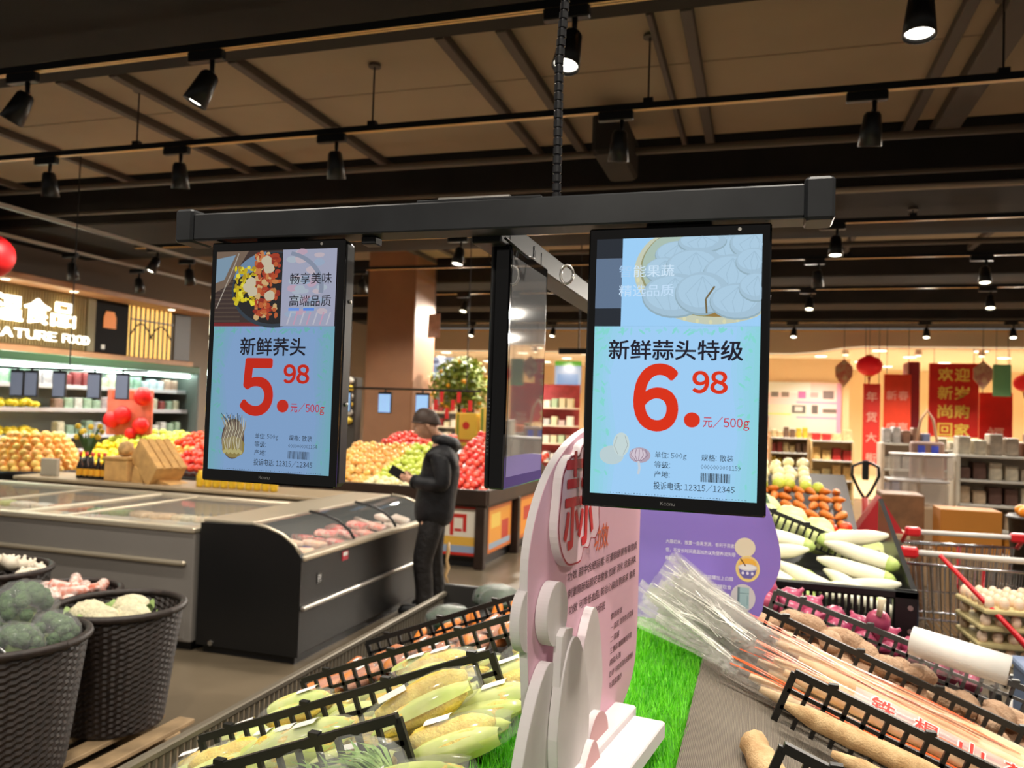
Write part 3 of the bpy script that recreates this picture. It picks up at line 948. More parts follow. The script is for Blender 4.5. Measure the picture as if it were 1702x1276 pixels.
ic.oval(.172, .182, .036, .040, (236, 214, 130), 32).oval(.172, .184, .032, .036, (228, 196, 132), 32).oval(.172, .196, .026, .018, (236, 180, 70), 24)
ic.poly([(.145, .185), (.199, .185), (.195, .165), (.183, .152), (.161, .152), (.149, .165)], (106, 98, 168))
ic.oval(.172, .186, .028, .011, (206, 206, 216), 26).oval(.172, .187, .024, .008, (228, 228, 230), 26)
ic.line([(.150, .212), (.166, .190)], .0035, (110, 70, 40))
for x in (.158, .172, .186):
    ic.oval(x, .168, .004, .005, (228, 222, 240), 12)
ic.oval(.160, .092, .037, .042, (206, 200, 204), 32)
ic.rect(.143, .150, .062, .124, (104, 126, 136)).rect(.150, .178, .060, .124, (158, 188, 194)).rect(.150, .178, .105, .107, (110, 140, 146)).rect(.172, .174, .070, .100, (120, 150, 156))
ic.build('round_pictures', print_mat('sign_picture', .5), pb, (0, -.0138, 0), FRONT)
MB().rbox(-.1, .1, -.06, .06, -.002, .02, .004).build('foot', M_foam, ps)

# ------------------------------------------------------------------ produce on the left slope
M_film = mat('clear_film', (235, 238, 236), .12, alpha=.16, spec=.8)
M_film2 = mat('crinkled_film', (244, 240, 232), .07, alpha=.13, spec=1.0, bump=.9, bscale=70)
M_film3 = mat('thin_bag_film', (238, 240, 240), .10, alpha=.12, spec=1.0, bump=.9, bscale=50)
M_corn = mat('corn_yellow', (250, 226, 110), .45, var=.25, scale=40, rgb2=(240, 200, 70), bump=.5, bscale=160)
M_husk = mat('corn_husk_green', (198, 218, 96), .55, var=.5, scale=14, rgb2=(226, 232, 150))
M_label = mat('paper_label', (236, 234, 228), .5)
def cob_mesh(seed, L=.19, r=.026):
    q = random.Random(seed)
    n = 9
    return MB().tube([(-L / 2 + L * i / n, .003 * math.sin(i * 1.1 + seed), .002 * math.cos(i + seed)) for i in range(n + 1)], [r * k for k in (.35, .78, .98, 1, 1.02, 1, .94, .82, .6, .25)], 10).mesh('corn_cob', M_corn, True)
def husk_mesh(seed, L=.21, r=.030):
    b = MB()
    def f(u, v):
        a = -1.9 + 3.8 * v
        x = -L / 2 + L * u
        k = r * (math.sin(PI * min(1, u * .9 + .1)) ** .55) * (1 + .06 * math.sin(v * 25 + seed))
        return (x, k * math.sin(a), k * math.cos(a) * .95)
    b.grid(f, 9, 10)
    return b.mesh('husk', M_husk, True)
cobs = [cob_mesh(i) for i in range(3)]
husks = [husk_mesh(i) for i in range(3)]
def film_mesh(L, W, H, seed):
    """pillow of clear film with crinkles"""
    q = random.Random(seed)
    b = MB()
    def f(u, v):
        a = 2 * PI * v
        e = math.sin(PI * min(max(u, .03), .97)) ** .35
        w = 1 + .05 * math.sin(9 * a + 14 * u + seed)
        return (-L / 2 + L * u, W / 2 * e * w * math.cos(a), H / 2 * e * w * math.sin(a))
    b.grid(f, 12, 18)
    return b.mesh('film', M_film, True)
films = [film_mesh(.25, .135, .085, i) for i in range(2)]
label_m = MB().grid(lambda u, v: (-.028 + .056 * u, -.02 + .04 * v, .0015 - .004 * (2 * v - 1) ** 2), 2, 4).mesh('label', M_label)
def corn_pack(label, x, y, z, rz, ry, roll=0, group='corn packs', lab=True, seed=0):
    t = thing('corn_pack', label, 'corn pack', (x, y, z), 0, group)
    t.rotation_euler = (roll, ry, rz)
    q = random.Random(seed)
    for k, (dy, dz) in enumerate(((-.033, -.008), (.030, -.008), (.0, .014))):
        c = link('corn_cob', cobs[(k + seed) % 3], t, (.004 * k, dy, dz), (q.uniform(0, 6), 0, q.uniform(-.06, .06) + (PI if (k + seed) % 2 else 0)))
        if (k + seed) % 3 != 0:
            link('husk', husks[(k + seed) % 3], c, (0, 0, 0), (q.uniform(-1, 1) - (c.rotation_euler[0]), 0, 0))
    link('film', films[seed % 2], t)
    if lab:
        link('label', label_m, t, (q.uniform(-.05, .06), q.uniform(-.015, .015), .0445), (0, 0, q.uniform(-.3, .3)))
    return t
SLOPE_L, SLOPE_R = -math.atan(.40), math.atan(.38)
def on_l(x, y, h):
    return (x, y, zl(x) + h)
q = random.Random(31)
k = 0
spots = []
for (ya, yb, x0, x1, nm) in ((1.10, 1.29, -1.00, -.55, 'in the nearest corn compartment'), (1.50, 1.67, -1.42, -.545, 'between the first two dividers'), (1.90, 2.14, -1.42, -.545, 'behind the long divider')):
    for yy in (ya, yb):
        x = x0
        c_ = 0
        while x <= x1:
            spots.append((x + q.uniform(-.02, .02), yy + q.uniform(-.02, .02), .046, '%s up the %s row %s' % (ORD[c_], 'near' if yy == ya else 'far', nm)))
            x += .215
            c_ += 1
    for j in range(3):
        spots.append((q.uniform(x0 + .15, x1 - .25), (ya + yb) / 2 + q.uniform(-.03, .03), .105, '%s of those on top %s' % (ORD[j], nm)))
for x, yy, h, nm in spots:
    corn_pack('film-wrapped corn pack, ' + nm, *on_l(x, yy, h), q.uniform(-.25, .25) + (PI if q.random() < .5 else 0), SLOPE_L if False else 0, 0, 'corn packs on the left slope', q.random() < .65, k)
    k += 1
for o in [o for o in COL.objects if o.name.startswith('corn_pack')]:
    m3 = Matrix.Rotation(SLOPE_L, 3, 'Y') @ o.rotation_euler.to_matrix()
    o.rotation_euler = m3.to_euler()
# single larger pack that leans up beside the pink sign
cp = corn_pack('large film-wrapped corn pack with white price label leaning beside the pink sign', -.68, 1.60, zl(-.68) + .115, R(20), R(-26), 0, 'leaning corn', True, 1)
cp.scale = (1.1, 1.1, 1.1)
# orange brown packs behind the corn
M_sp = mat('sweet_potato_orange', (206, 128, 62), .55, var=.4, scale=12, rgb2=(168, 92, 48))
M_tray = mat('foam_tray_white', (232, 230, 224), .6)
tube_m = MB().tube([(-.10 + .02 * i, .004 * math.sin(i), 0) for i in range(11)], [.006, .016, .022, .025, .026, .026, .025, .023, .02, .014, .005], 9).mesh('root', M_sp, True)
film_s = film_mesh(.24, .12, .075, 4)
for i in range(14):
    x = -1.38 + (i % 7) * .13
    yy = 2.42 + (i // 7) * .22
    t = thing('root_pack', 'orange root vegetable pack in clear film behind the corn packs', 'vegetable pack', on_l(x, yy, .065), 0, 'orange root packs behind the corn')
    t.rotation_euler = (Matrix.Rotation(SLOPE_L, 3, 'Y') @ Euler((0, 0, PI / 2 + q.uniform(-.4, .4))).to_matrix()).to_euler()
    for j, (dy, dz) in enumerate(((-.03, 0), (.03, 0), (0, .018))):
        link('root', tube_m, t, (0, dy, dz), (j, 0, PI * j))
    link('film', film_s, t)
    if i % 2:
        link('label', label_m, t, (.01, 0, .038))
# long orange carrots in bags and a pumpkin wedge further back
M_carrot = mat('carrot_orange', (232, 132, 40), .5, var=.25, scale=25)
car_m = MB().tube([(-.12 + .03 * i, 0, 0) for i in range(9)], [.004, .010, .014, .017, .019, .021, .022, .021, .012], 9).mesh('carrot', M_carrot, True)
for i in range(12):
    x = -1.3 + .065 * i
    tag(link('carrot', car_m, None, on_l(x, 2.98 + .03 * (i % 2), .035), (0, SLOPE_L, PI / 2 + q.uniform(-.5, .5))), 'loose orange carrot in the compartment behind the orange packs', 'carrot', 'loose carrots on the left slope')
def pumpkin(label, loc, r, m):
    t = thing('pumpkin', label, 'pumpkin', loc)
    b = MB()
    def f(u, v):
        a, e = 2 * PI * u, PI * v
        k = r * (1 + .07 * abs(math.sin(5 * a)))
        return (k * math.sin(e) * math.cos(a), k * math.sin(e) * math.sin(a), -r * .7 * math.cos(e) + r * .7)
    b.grid(f, 40, 10)
    b.build('flesh', m, t, True)
    MB().tube([(0, 0, r * 1.35), (.01, 0, r * 1.55)], [.014, .01], 6).build('stem', mat('pumpkin_stem', (110, 100, 60), .8), t)
    return t
pumpkin('orange pumpkin with white label half hidden behind the pink sign', on_l(-.63, 2.98, .03), .085, mat('pumpkin_orange', (238, 160, 48), .4, var=.2, scale=6))
pumpkin('second orange pumpkin further along behind the pink sign', on_l(-.62, 3.22, .03), .08, MATS['pumpkin_orange'])
# dark green bags at the far end of the slope
for i, (x, yy) in enumerate(((-1.30, 3.35), (-1.08, 3.42), (-.86, 3.35), (-1.2, 3.68), (-.95, 3.72), (-.70, 3.62))):
    t = thing('bagged_greens', 'dark green leafy bundle in a glossy bag at the far end of the left slope', 'bagged greens', on_l(x, yy, .06), 0, 'bagged greens at the far end')
    MB().ball((0, 0, 0), .10, .12, .055, 12, 8, .12, i).build('leaf_bundle', mat('dark_leaf', (44, 70, 40), .5, var=.5, scale=20), t, True)
    MB().ball((0, 0, .004), .106, .126, .060, 14, 9, .06, i).build('film', M_film3, t, True)
# bagged greens right at the bottom edge of the photograph
def greens(label, loc, s, seed):
    t = thing('bagged_greens', label, 'bagged greens', loc, 0, 'bagged greens by the grass')
    g = MB()
    qq = random.Random(seed)
    for i in range(150):
        a = qq.uniform(-.9, .9)
        L = qq.uniform(.08, .15) * s
        b0 = Vector((qq.uniform(-.02, .02), qq.uniform(-.03, .03), qq.uniform(0, .03)))
        d = Vector((-math.cos(a), math.sin(a) * .8, qq.uniform(.1, .7))).normalized()
        w = qq.uniform(.002, .005)
        n = d.cross(Vector((0, 0, 1))).normalized() * w
        p1, p2 = b0 + d * L * .6, b0 + d * L + Vector((0, 0, -.02))
        g._add([b0 - n * .3, b0 + n * .3, p1 + n, p1 - n, p2], [(0, 1, 2, 3), (3, 2, 4)])
    g.build('leaf_bundle', mat('fresh_leaf', (104, 150, 60), .5, var=.5, scale=30, rgb2=(150, 180, 96)), t, fix=False)['kind'] = 'stuff'
    MB().ball((-.05 * s, 0, .045), .10 * s, .075 * s, .055 * s, 14, 9, .10, seed).build('film', M_film3, t, True)
    return t
greens('loose green herb bundle in a clear bag beside the foot of the pink sign', on_l(-.60, 1.27, .05), .8, 2)
greens('green herb bundle in a clear bag on the corn at the lower edge', on_l(-.66, 1.18, .07), .8, 5)

# ------------------------------------------------------------------ produce on the right slope
M_yam = mat('yam_skin', (220, 188, 140), .75, var=.45, scale=30, rgb2=(190, 154, 108), bump=.3, bscale=220)
def yam_mesh(seed, L, r):
    qq = random.Random(seed)
    n = 16
    pts, rr = [], []
    ph = qq.uniform(0, 6)
    for i in range(n + 1):
        u = i / n
        pts.append((-L / 2 + L * u, .008 * math.sin(3.2 * u + ph) + .002 * qq.uniform(-1, 1), .005 * math.sin(5 * u + ph)))
        rr.append(r * (min(1, (u + .02) * 7) ** .5) * (min(1, (1.02 - u) * 5) ** .5) * (1 + .09 * qq.uniform(-1, 1)) * (.85 + .25 * u))
    return MB().tube(pts, rr, 10).mesh('yam', M_yam, True)
yams = [yam_mesh(i, L, r) for i, (L, r) in enumerate(((.62, .026), (.55, .022), (.50, .020), (.66, .024), (.17, .032)))]
def on_r(x, y, h):
    return (x, y, zr(x) + h)
def lay(name, data, label, cat, group, x, y, h, rz, spin=0.0, parent=None):
    o = link(name, data, parent, on_r(x, y, h))
    o.rotation_euler = (Matrix.Rotation(SLOPE_R, 3, 'Y') @ Euler((spin, 0, rz)).to_matrix()).to_euler()
    return tag(o, label, cat, group)
lay('yam', yams[0], 'thick bare brown yam lying on top, its pale tip against the black divider', 'yam', 'bare yams', .36, 2.00, .085, R(-6))
lay('yam', yams[1], 'thin bare brown yam in front of the thick topmost yam', 'yam', 'bare yams', .42, 1.90, .055, R(-3))
lay('yam', yams[2], 'short bare yam next to the wrapped black crate edge', 'yam', 'bare yams', .50, 1.80, .04, R(4))
for i in range(6):
    lay('yam', yams[(i + 1) % 4], 'bare brown yam in the lower layer of the yam compartment', 'yam', 'lower layer of bare yams', .52 + .03 * (i % 3), 1.66 + .07 * i, .028, R(rnd.uniform(-4, 4)), i)
lay('taro', yams[4], 'single brown taro root lying alone on the grey ribbed mat', 'taro', None, .02, 1.74, .036, R(-60))
for i in range(4):
    lay('yam', yams[i % 4], 'bare brown yam at the lower frame edge below the near divider', 'yam', 'yams at the lower edge', .42, 1.28 + .07 * i, .03, R(rnd.uniform(-4, 4)), i)
# film-wrapped yam bundles with orange print
M_wyam = mat('pale_yam', (244, 220, 178), .6, var=.3, scale=20, rgb2=(230, 196, 146))
M_or = mat('orange_print', (240, 92, 28), .35)
M_redp = mat('red_print', (214, 44, 30), .4)
wy = MB().tube([(-.42 + .07 * i, 0, 0) for i in range(13)], [.010, .019, .022, .022, .023, .022, .023, .022, .022, .022, .021, .018, .008], 9).mesh('yam', M_wyam, True)
def sleeve(L, r, seed):
    b = MB()
    def f(u, v):
        a = 2 * PI * v
        k = r * (1 + .05 * math.sin(7 * a + 20 * u + seed) + .03 * math.sin(60 * u))
        if u < .18:
            k *= .55 + 2.5 * u
        return (-L / 2 + L * u, k * 1.5 * math.cos(a), k * math.sin(a))
    b.grid(f, 36, 16)
    return b.mesh('film', M_film2, True)
def tail_mesh(seed):
    """flared crinkled end of the bag"""
    qq = random.Random(seed)
    b = MB()
    phs = [qq.uniform(0, 6) for _ in range(4)]
    def f(u, v):
        s = v * 2 - 1
        x = -.30 * u
        w = .035 + .085 * u
        return (x + .012 * math.sin(9 * v + phs[3]), w * s, .03 * math.sin(7 * s + phs[0]) * (.3 + u) + .011 * abs(math.sin(26 * s + phs[1] + 1.5 * u)) + .006 * math.sin(61 * s + phs[2]) + .05 * u * (1 - s * s))
    b.grid(f, 12, 64)
    return b.mesh('film_tail', M_film2, False)
M_crease_glint = mat('film_crease_glint', (250, 248, 240), .2)  # opaque white that stands in for highlights along the film creases
for i in range(7):
    yy = 2.19 + .062 * i
    hh = (.045, .095, .06, .11, .05, .10, .045)[i]
    x = (.36, .42, .38, .46, .42, .40, .48)[i]
    t = thing('wrapped_yam_pack', 'film-wrapped long yam pack with orange print, %s counted from the near divider' % ORD[i], 'yam pack', on_r(x, yy, hh), 0, 'film-wrapped yam packs')
    t.rotation_euler = (Matrix.Rotation(SLOPE_R, 3, 'Y') @ Euler((0, 0, R((0, -2, 1, -3, 2, -1, 0)[i]))).to_matrix()).to_euler()
    link('yam', wy, t, (.05, -.02, 0))
    link('yam', wy, t, (.02, .02, .004), (1, 0, PI))
    fm = MB()
    link('film', sleeve(.98, .030, i), t, (.02, 0, 0))
    tl = link('film_tail', tail_mesh(i), t, (-.44, 0, .008), (rnd.uniform(-.3, .3), 0, rnd.uniform(-.25, .25)))
    cr = MB()
    for j in range(16):
        s0, s1 = rnd.uniform(-.8, .8), rnd.uniform(-.95, .95)
        L0, L1 = rnd.uniform(0, .4), rnd.uniform(.5, 1)
        cr.tube([(-.30 * (L0 + (L1 - L0) * k / 4), (.035 + .085 * (L0 + (L1 - L0) * k / 4)) * (s0 + (s1 - s0) * k / 4), .018 + .05 * (L0 + (L1 - L0) * k / 4) + rnd.uniform(-.006, .006)) for k in range(5)], .0011, 4)
    cr.build('crease_highlights', M_crease_glint, tl)['kind'] = 'stuff'
    for j in range(3):
        st = MB()
        st.grid(lambda u, v: (-.46 + (.55 + .1 * j) * u, -.036 + .024 * j + .010 * v + .006 * math.sin(5 * u + j), .034 + .004 * math.sin(9 * u + j) - .008 * abs(j - 1)), 14, 1)
        st.build('orange_band', M_or, t)
    if i in (1, 4):
        MB().grid(lambda u, v: ((-.36 if i == 4 else -.20) + .46 * u, -.050 + .040 * v, .012 + .034 * v + .002 * math.sin(8 * u)), 10, 2).build('print_strip', mat('pale_lilac_print', (222, 206, 214), .3, alpha=.45), t)
        for j, ch in enumerate('铁棍山药'):
            text('lettering', ch, .05, ((-.29 if i == 4 else -.13) + j * .105, -.0330, .0320), (R(40), 0, 0), M_redp, t, .02, fitw=.058, fith=.044, res=1)
            text('lettering_edge', ch, .05, ((-.29 if i == 4 else -.13) + j * .105, -.0326, .0315), (R(40), 0, 0), M_label, t, .055, fitw=.066, fith=.051, res=1)
# brown taro roots
M_taro = mat('taro_skin', (210, 176, 146), .85, var=.4, scale=18, rgb2=(180, 144, 114), bump=.7, bscale=120)
taro_m = [MB().ball((0, 0, 0), .055 + .012 * (i % 3), .036, .034, 12, 9, .06, i).mesh('taro', M_taro, True) for i in range(5)]
k = 0
for i in range(13):
    for j in range(3):
        x = .02 + i * .085 + rnd.uniform(-.015, .015)
        yy = 2.70 + j * .095 + rnd.uniform(-.01, .01)
        lay('taro', taro_m[k % 5], 'brown taro root in the lower layer behind the wrapped yams', 'taro', 'lower layer of taro roots', x, yy, .04, rnd.uniform(0, 6), rnd.uniform(0, 6))
        k += 1
for i in range(18):
    lay('taro', taro_m[k % 5], 'brown taro root heaped on top behind the wrapped yams', 'taro', 'upper layer of taro roots', .12 + i * .055, 2.74 + rnd.uniform(0, .16), .105 + .01 * (i % 2), rnd.uniform(0, 6), rnd.uniform(0, 1))
    k += 1
rl = thing('plastic_bag_roll', 'white roll of produce bags lying on the taro roots', 'bag roll', (.60, 2.80, .895))
rl.rotation_euler = (0, R(8), R(-20))
MB().tube([(-.135, 0, 0), (.135, 0, 0)], .045, 24).build('roll', mat('white_bag_roll', (238, 236, 230), .3, var=.05, scale=20), rl, True)
MB().tube([(-.137, 0, 0), (.137, 0, 0)], .014, 12).build('core', mat('card_core', (150, 130, 104), .8), rl, True)
MB().grid(lambda u, v: (-.13 + .26 * u, -.044 - .004 * math.sin(6 * u) * v, -.005 - .06 * v), 8, 4).build('loose_sheet', M_film2, rl, True)
# red onions
M_on = mat('red_onion_skin', (150, 44, 84), .3, var=.4, scale=9, rgb2=(190, 86, 116))
on_m = MB().lathe([(.004, -.038), (.02, -.034), (.036, -.02), (.041, 0), (.036, .02), (.02, .033), (.008, .042), (.005, .055)], 14).mesh('onion', M_on, True)
for i in range(26):
    x = .03 + (i % 9) * .082 + rnd.uniform(-.012, .012)
    yy = 3.06 + (i // 9) * .07
    tag(link('red_onion', on_m, None, (x, yy, zr(x) + .075 + .07 * x + (.03 if i // 9 == 1 else 0)), (rnd.uniform(-1, 1), rnd.uniform(-1, 1), rnd.uniform(0, 6)), rnd.uniform(.85, 1.2)), 'glossy red onion in the row behind the taro roots', 'onion', 'red onions')
b1 = thing('red_onion', 'large red onion with dry white stalk on top of the onion row', 'onion', (.405, 3.06, .915))
link('bulb', on_m, b1, None, (.9, 0, .3), 1.0)
MB().tube([(0, -.03, .03), (.0, -.045, .055), (.004, -.05, .09)], [.012, .008, .014], 7).build('stalk', mat('dry_stalk', (222, 210, 180), .7), b1, True)

# ------------------------------------------------------------------ freezers on the left
M_grey = mat('freezer_grey_paint', (128, 123, 118), .4, var=.06, scale=3)
M_alu = mat('aluminium_trim', (206, 194, 172), .35, metal=.6)
M_glass = mat('freezer_glass', (235, 240, 238), .03, alpha=.14, spec=1.0, coat=1.0)
M_char = mat('freezer_charcoal', (19, 19, 20), .42, var=.15, scale=3)
M_liner = mat('freezer_liner', (206, 200, 186), .5)
gf = thing('chest_freezer', 'long grey chest freezer with sliding glass lids and a pale bumper rail', 'freezer', (-4.9, 5.1, 0))
def gfb(mb, name, m, parent=None, **k):
    for i, p in enumerate(mb.v):
        mb.v[i] = (p[0] + 4.9, p[1] - 5.1, p[2])
    return mb.build(name, m, parent or gf, **k)
gx0, gx1, gy0, gy1 = -6.9, -3.435, 4.32, 5.85
gfb(MB().rbox(gx0, gx1, gy0, gy0 + .06, .06, .755, .008).rbox(gx0, gx1, gy1 - .06, gy1, .06, .755, .008).rbox(gx0, gx0 + .06, gy0 + .06, gy1 - .06, .06, .755, .008).rbox(gx1 - .06, gx1, gy0 + .06, gy1 - .06, .06, .755, .008), 'body', M_grey)
gfb(MB().box(gx0 + .06, gx1 - .06, gy0 + .06, gy1 - .06, .52, .56), 'liner', M_liner)
gfb(MB().box(gx0 + .03, gx1 - .03, gy0 + .05, gy1 - .05, 0, .06), 'plinth', M_black)
rim = gfb(MB().rbox(gx0 - .01, gx1 + .005, gy0 - .015, gy0 + .07, .755, .79, .008).rbox(gx0 - .01, gx1 + .005, gy1 - .07, gy1 + .015, .755, .79, .008).rbox(gx0 - .01, gx0 + .07, gy0 + .07, gy1 - .07, .755, .79, .008).rbox(gx1 - .07, gx1 + .005, gy0 + .07, gy1 - .07, .755, .79, .008), 'rim', M_alu)
gfb(MB().rbox(gx0, gx1 - .05, gy0 - .03, gy0, .545, .575, .01), 'bumper_rail', M_alu)
gfb(MB().rbox(gx0 + 1.9, gx0 + 1.96, gy0 + .07, gy1 - .07, .758, .788, .008), 'lid_divider', M_alu)
for i in range(3):
    a = gx0 + .07 + i * 1.11
    l = gfb(MB().box(a, a + 1.08, gy0 + .075, gy1 - .075, .772, .778), 'sliding_lid', M_glass)
    gfb(MB().rbox(a, a + .03, gy0 + .075, gy1 - .075, .768, .784, .004), 'lid_frame', M_alu, l)
vent = gfb(MB().rbox(gx1 - .20, gx1 - .05, gy0 - .004, gy0 + .002, .08, .30, .002), 'vent_plate', M_grey)
for i in range(12):
    gfb(MB().box(gx1 - .13, gx1 - .08, gy0 - .007, gy0 - .0045, .10 + i * .016, .107 + i * .016), 'vent_slot', M_black, vent)
FP = [(222, 208, 176), (206, 60, 50), (236, 210, 96), (180, 196, 120), (230, 226, 214), (196, 120, 70), (120, 150, 90), (226, 196, 160)]
fpm = [MB().rbox(-.09, .09, -.06, .06, -.02, .02, .012).mesh('food_bag', mat('food_bag_%d' % i, c, .35, var=.3, scale=25), False) for i, c in enumerate(FP)]
q = random.Random(8)
n = 0
for i in range(15):
    for j in range(4):
        x, yy = gx0 + .22 + i * .215, gy0 + .25 + j * .33
        tag(link('frozen_food_bag', fpm[(i // 2 + j) % 8], None, (x, yy, .60 + .03 * (n % 2)), (0, 0, q.uniform(-.3, .3)), 1.08), 'frozen food bag under the glass lid of the grey freezer', 'food bag', 'bags in the grey freezer')
        n += 1
# shelf ledge behind the grey freezer
sh = thing('display_ledge', 'long beige display ledge behind the grey freezer that carries boxes and bottles', 'ledge', (-4.9, 6.2, 0))
MB().rbox(-1.86, 1.44, -.28, .24, .0, .80, .01).build('base', mat('ledge_beige', (150, 132, 108), .6), sh)
MB().rbox(-1.88, 1.46, -.31, .26, .80, .835, .008).build('top', mat('ledge_top', (156, 138, 112), .4, var=.1, scale=4), sh)
# curved glass freezer
df = thing('curved_glass_freezer', 'black chest freezer with a curved glass front and silver bumper rail', 'freezer', (-3.04, 5.35, 0))
def dfb(mb, name, m, parent=None, **k):
    for i, p in enumerate(mb.v):
        mb.v[i] = (p[0] + 3.04, p[1] - 5.35, p[2])
    return mb.build(name, m, parent or df, **k)
dy0, dy1 = 4.35, 6.40
arc = [(-3.415, .822), (-3.05, .832), (-2.93, .815), (-2.82, .780), (-2.73, .722), (-2.672, .655)]
prof = [(-3.415, .05)] + arc + [(-2.672, .05)]
dfb(MB().prism(prof, dy0, dy0 + .045), 'end_panel', M_char)
dfb(MB().prism(prof, dy1 - .045, dy1), 'end_panel', M_char)
dfb(MB().rbox(-2.73, -2.676, dy0 + .045, dy1 - .045, .06, .63, .006), 'front_panel', M_char)
dfb(MB().rbox(-3.41, -3.35, dy0 + .045, dy1 - .045, .06, .815, .006), 'back_panel', M_char)
dfb(MB().box(-3.35, -2.73, dy0 + .045, dy1 - .045, .46, .50), 'liner', M_liner)
dfb(MB().box(-3.38, -2.71, dy0 + .03, dy1 - .03, 0, .05), 'plinth', M_black)
dfb(MB().rbox(-2.735, -2.662, dy0 + .02, dy1 - .02, .632, .665, .008), 'front_rail', M_alu)
dfb(MB().rbox(-3.42, -3.05, dy0 + .03, dy1 - .03, .822, .845, .006), 'top_rail', M_alu)
gl = MB()
ga = [(-3.05, .838), (-2.93, .822), (-2.82, .787), (-2.73, .729), (-2.690, .672)]
gl.grid(lambda u, v: (ga[int(v * 4 + .01)][0], dy0 + .05 + (dy1 - dy0 - .1) * u, ga[int(v * 4 + .01)][1]), 1, 4)
dfb(gl, 'curved_glass', M_glass, smooth=True)
for yy in (dy0 + .012, 5.05, 5.72, dy1 - .012):
    dfb(MB().tube([(a[0], yy, a[1] + .003) for a in ga], .011, 8), 'glass_frame', M_black if dy0 + .1 < yy < dy1 - .1 else M_alu, smooth=True)
dfb(MB().rbox(-2.676, -2.648, dy0 + .01, dy1 - .02, .33, .358, .008), 'bumper_rail', M_steel)
dfb(MB().tube([(-3.30, dy0 - .012, .07), (-3.30, dy0 + .01, .07)], .016, 12), 'drain_cap', M_steel)
dfb(MB().box(-2.6755, -2.672, 4.55, 4.60, .46, .53), 'display_panel', mat('panel_black', (22, 22, 22), .2))
text('panel_lettering', 'P!', .04, (3.04 - 2.6715, 4.575 - 5.35, .495), RIGHT, mat('panel_white', (214, 214, 214), .5), df, .01, fitw=.035, fith=.045)
tg = dfb(MB().box(-2.6755, -2.671, 4.86, 4.94, .555, .615), 'red_tag', mat('tag_red', (188, 46, 62), .5))
dfb(MB().box(-2.6705, -2.6700, 4.87, 4.93, .585, .610), 'tag_paper', M_label, tg)
# meat packs inside
mp = [MB().rbox(-.075, .075, -.05, .05, -.018, .018, .010).mesh('meat_pack', mat('meat_%d' % i, c, .3, var=.4, scale=30, rgb2=(236, 210, 196)), False) for i, c in enumerate(((232, 60, 60), (240, 130, 110), (244, 190, 150), (226, 214, 196)))]
n = 0
for i in range(12):
    for j in range(3):
        tag(link('meat_pack', mp[(2, 2, 2, 0, 0, 0, 0, 1, 1, 3, 3, 3)[i] if j else 2], None, (-3.24 + j * .185, dy0 + .18 + i * .15, .535 + .10 * (.5 + .5 * math.sin(i * 2.1 + j)) * (j > 0) + .04 * j), (q.uniform(-.2, .2), q.uniform(-.1, .3), q.uniform(-.4, .4))), 'chilled meat pack under the curved freezer glass', 'meat pack', 'packs in the curved glass freezer')
        n += 1
tag(MB().rbox(-3.2, -3.0, 4.92, 5.06, .60, .604, .001).build('promotion_card', mat('card_violet', (140, 130, 236), .3)), 'violet printed card lying inside the curved glass freezer', 'card')

# ------------------------------------------------------------------ wicker tubs on a pallet
M_wick = mat('wicker_brown', (52, 42, 38), .5, var=.35, scale=40, rgb2=(34, 27, 24))
def tub(label, x, y, z0, r0, r1, h, seed):
    t = thing('wicker_tub', label, 'wicker tub', (x, y, z0))
    b = MB()
    nz, na = 40, 96
    def f(u, v):
        a = 2 * PI * u
        r = r0 + (r1 - r0) * v
        i, j = round(u * na), round(v * nz)
        w = .0035 * (1 if (i // 2 + j) % 2 else -1) * (1 if 0 < j < nz else 0)
        return ((r + w) * math.cos(a), (r + w) * math.sin(a), h * v)
    b.grid(f, na, nz)
    b.build('woven_wall', M_wick, t)
    MB().lathe([(r0 - .01, .0), (r0 - .012, .02)], 30).build('floor_disc', M_wick, t)
    MB().tube([((r1 + .004) * math.cos(a), (r1 + .004) * math.sin(a), h + .004) for a in [2 * PI * i / 40 for i in range(41)]], .017, 8, cap=False).build('rolled_rim', M_wick, t, True)
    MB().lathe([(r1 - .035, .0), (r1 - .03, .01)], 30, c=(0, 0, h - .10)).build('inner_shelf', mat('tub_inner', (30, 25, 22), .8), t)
    return t
tub('dark wicker tub of wrapped broccoli at the lower left', -2.86, 2.50, .10, .225, .29, .53, 1)
tub('dark wicker tub of cauliflower behind the broccoli tub', -2.84, 3.07, .10, .21, .275, .53, 2)
tub('dark wicker tub of garlic at the left edge', -4.05, 3.42, .0, .22, .29, .63, 3)
tub('dark wicker tub of snack sausages beside the freezer', -3.52, 3.42, .0, .20, .26, .56, 4)
pl = thing('wooden_pallet', 'pale wooden slatted pallet under the wicker tubs', 'pallet', (-3.28, 2.25, 0))
M_pal = mat('pallet_wood', (176, 148, 112), .7, var=.35, scale=9)
for i in range(11):
    MB().rbox(-.045, .045, -1.0, 1.0, .072, .092, .003).build('deck_slat', M_pal, pl).location = (-1.0 + .17 * i, 0, 0)
for yy in (-.85, 0, .85):
    MB().rbox(-1.05, .75, yy - .05, yy + .05, .001, .071, .004).build('bearer', M_pal, pl)
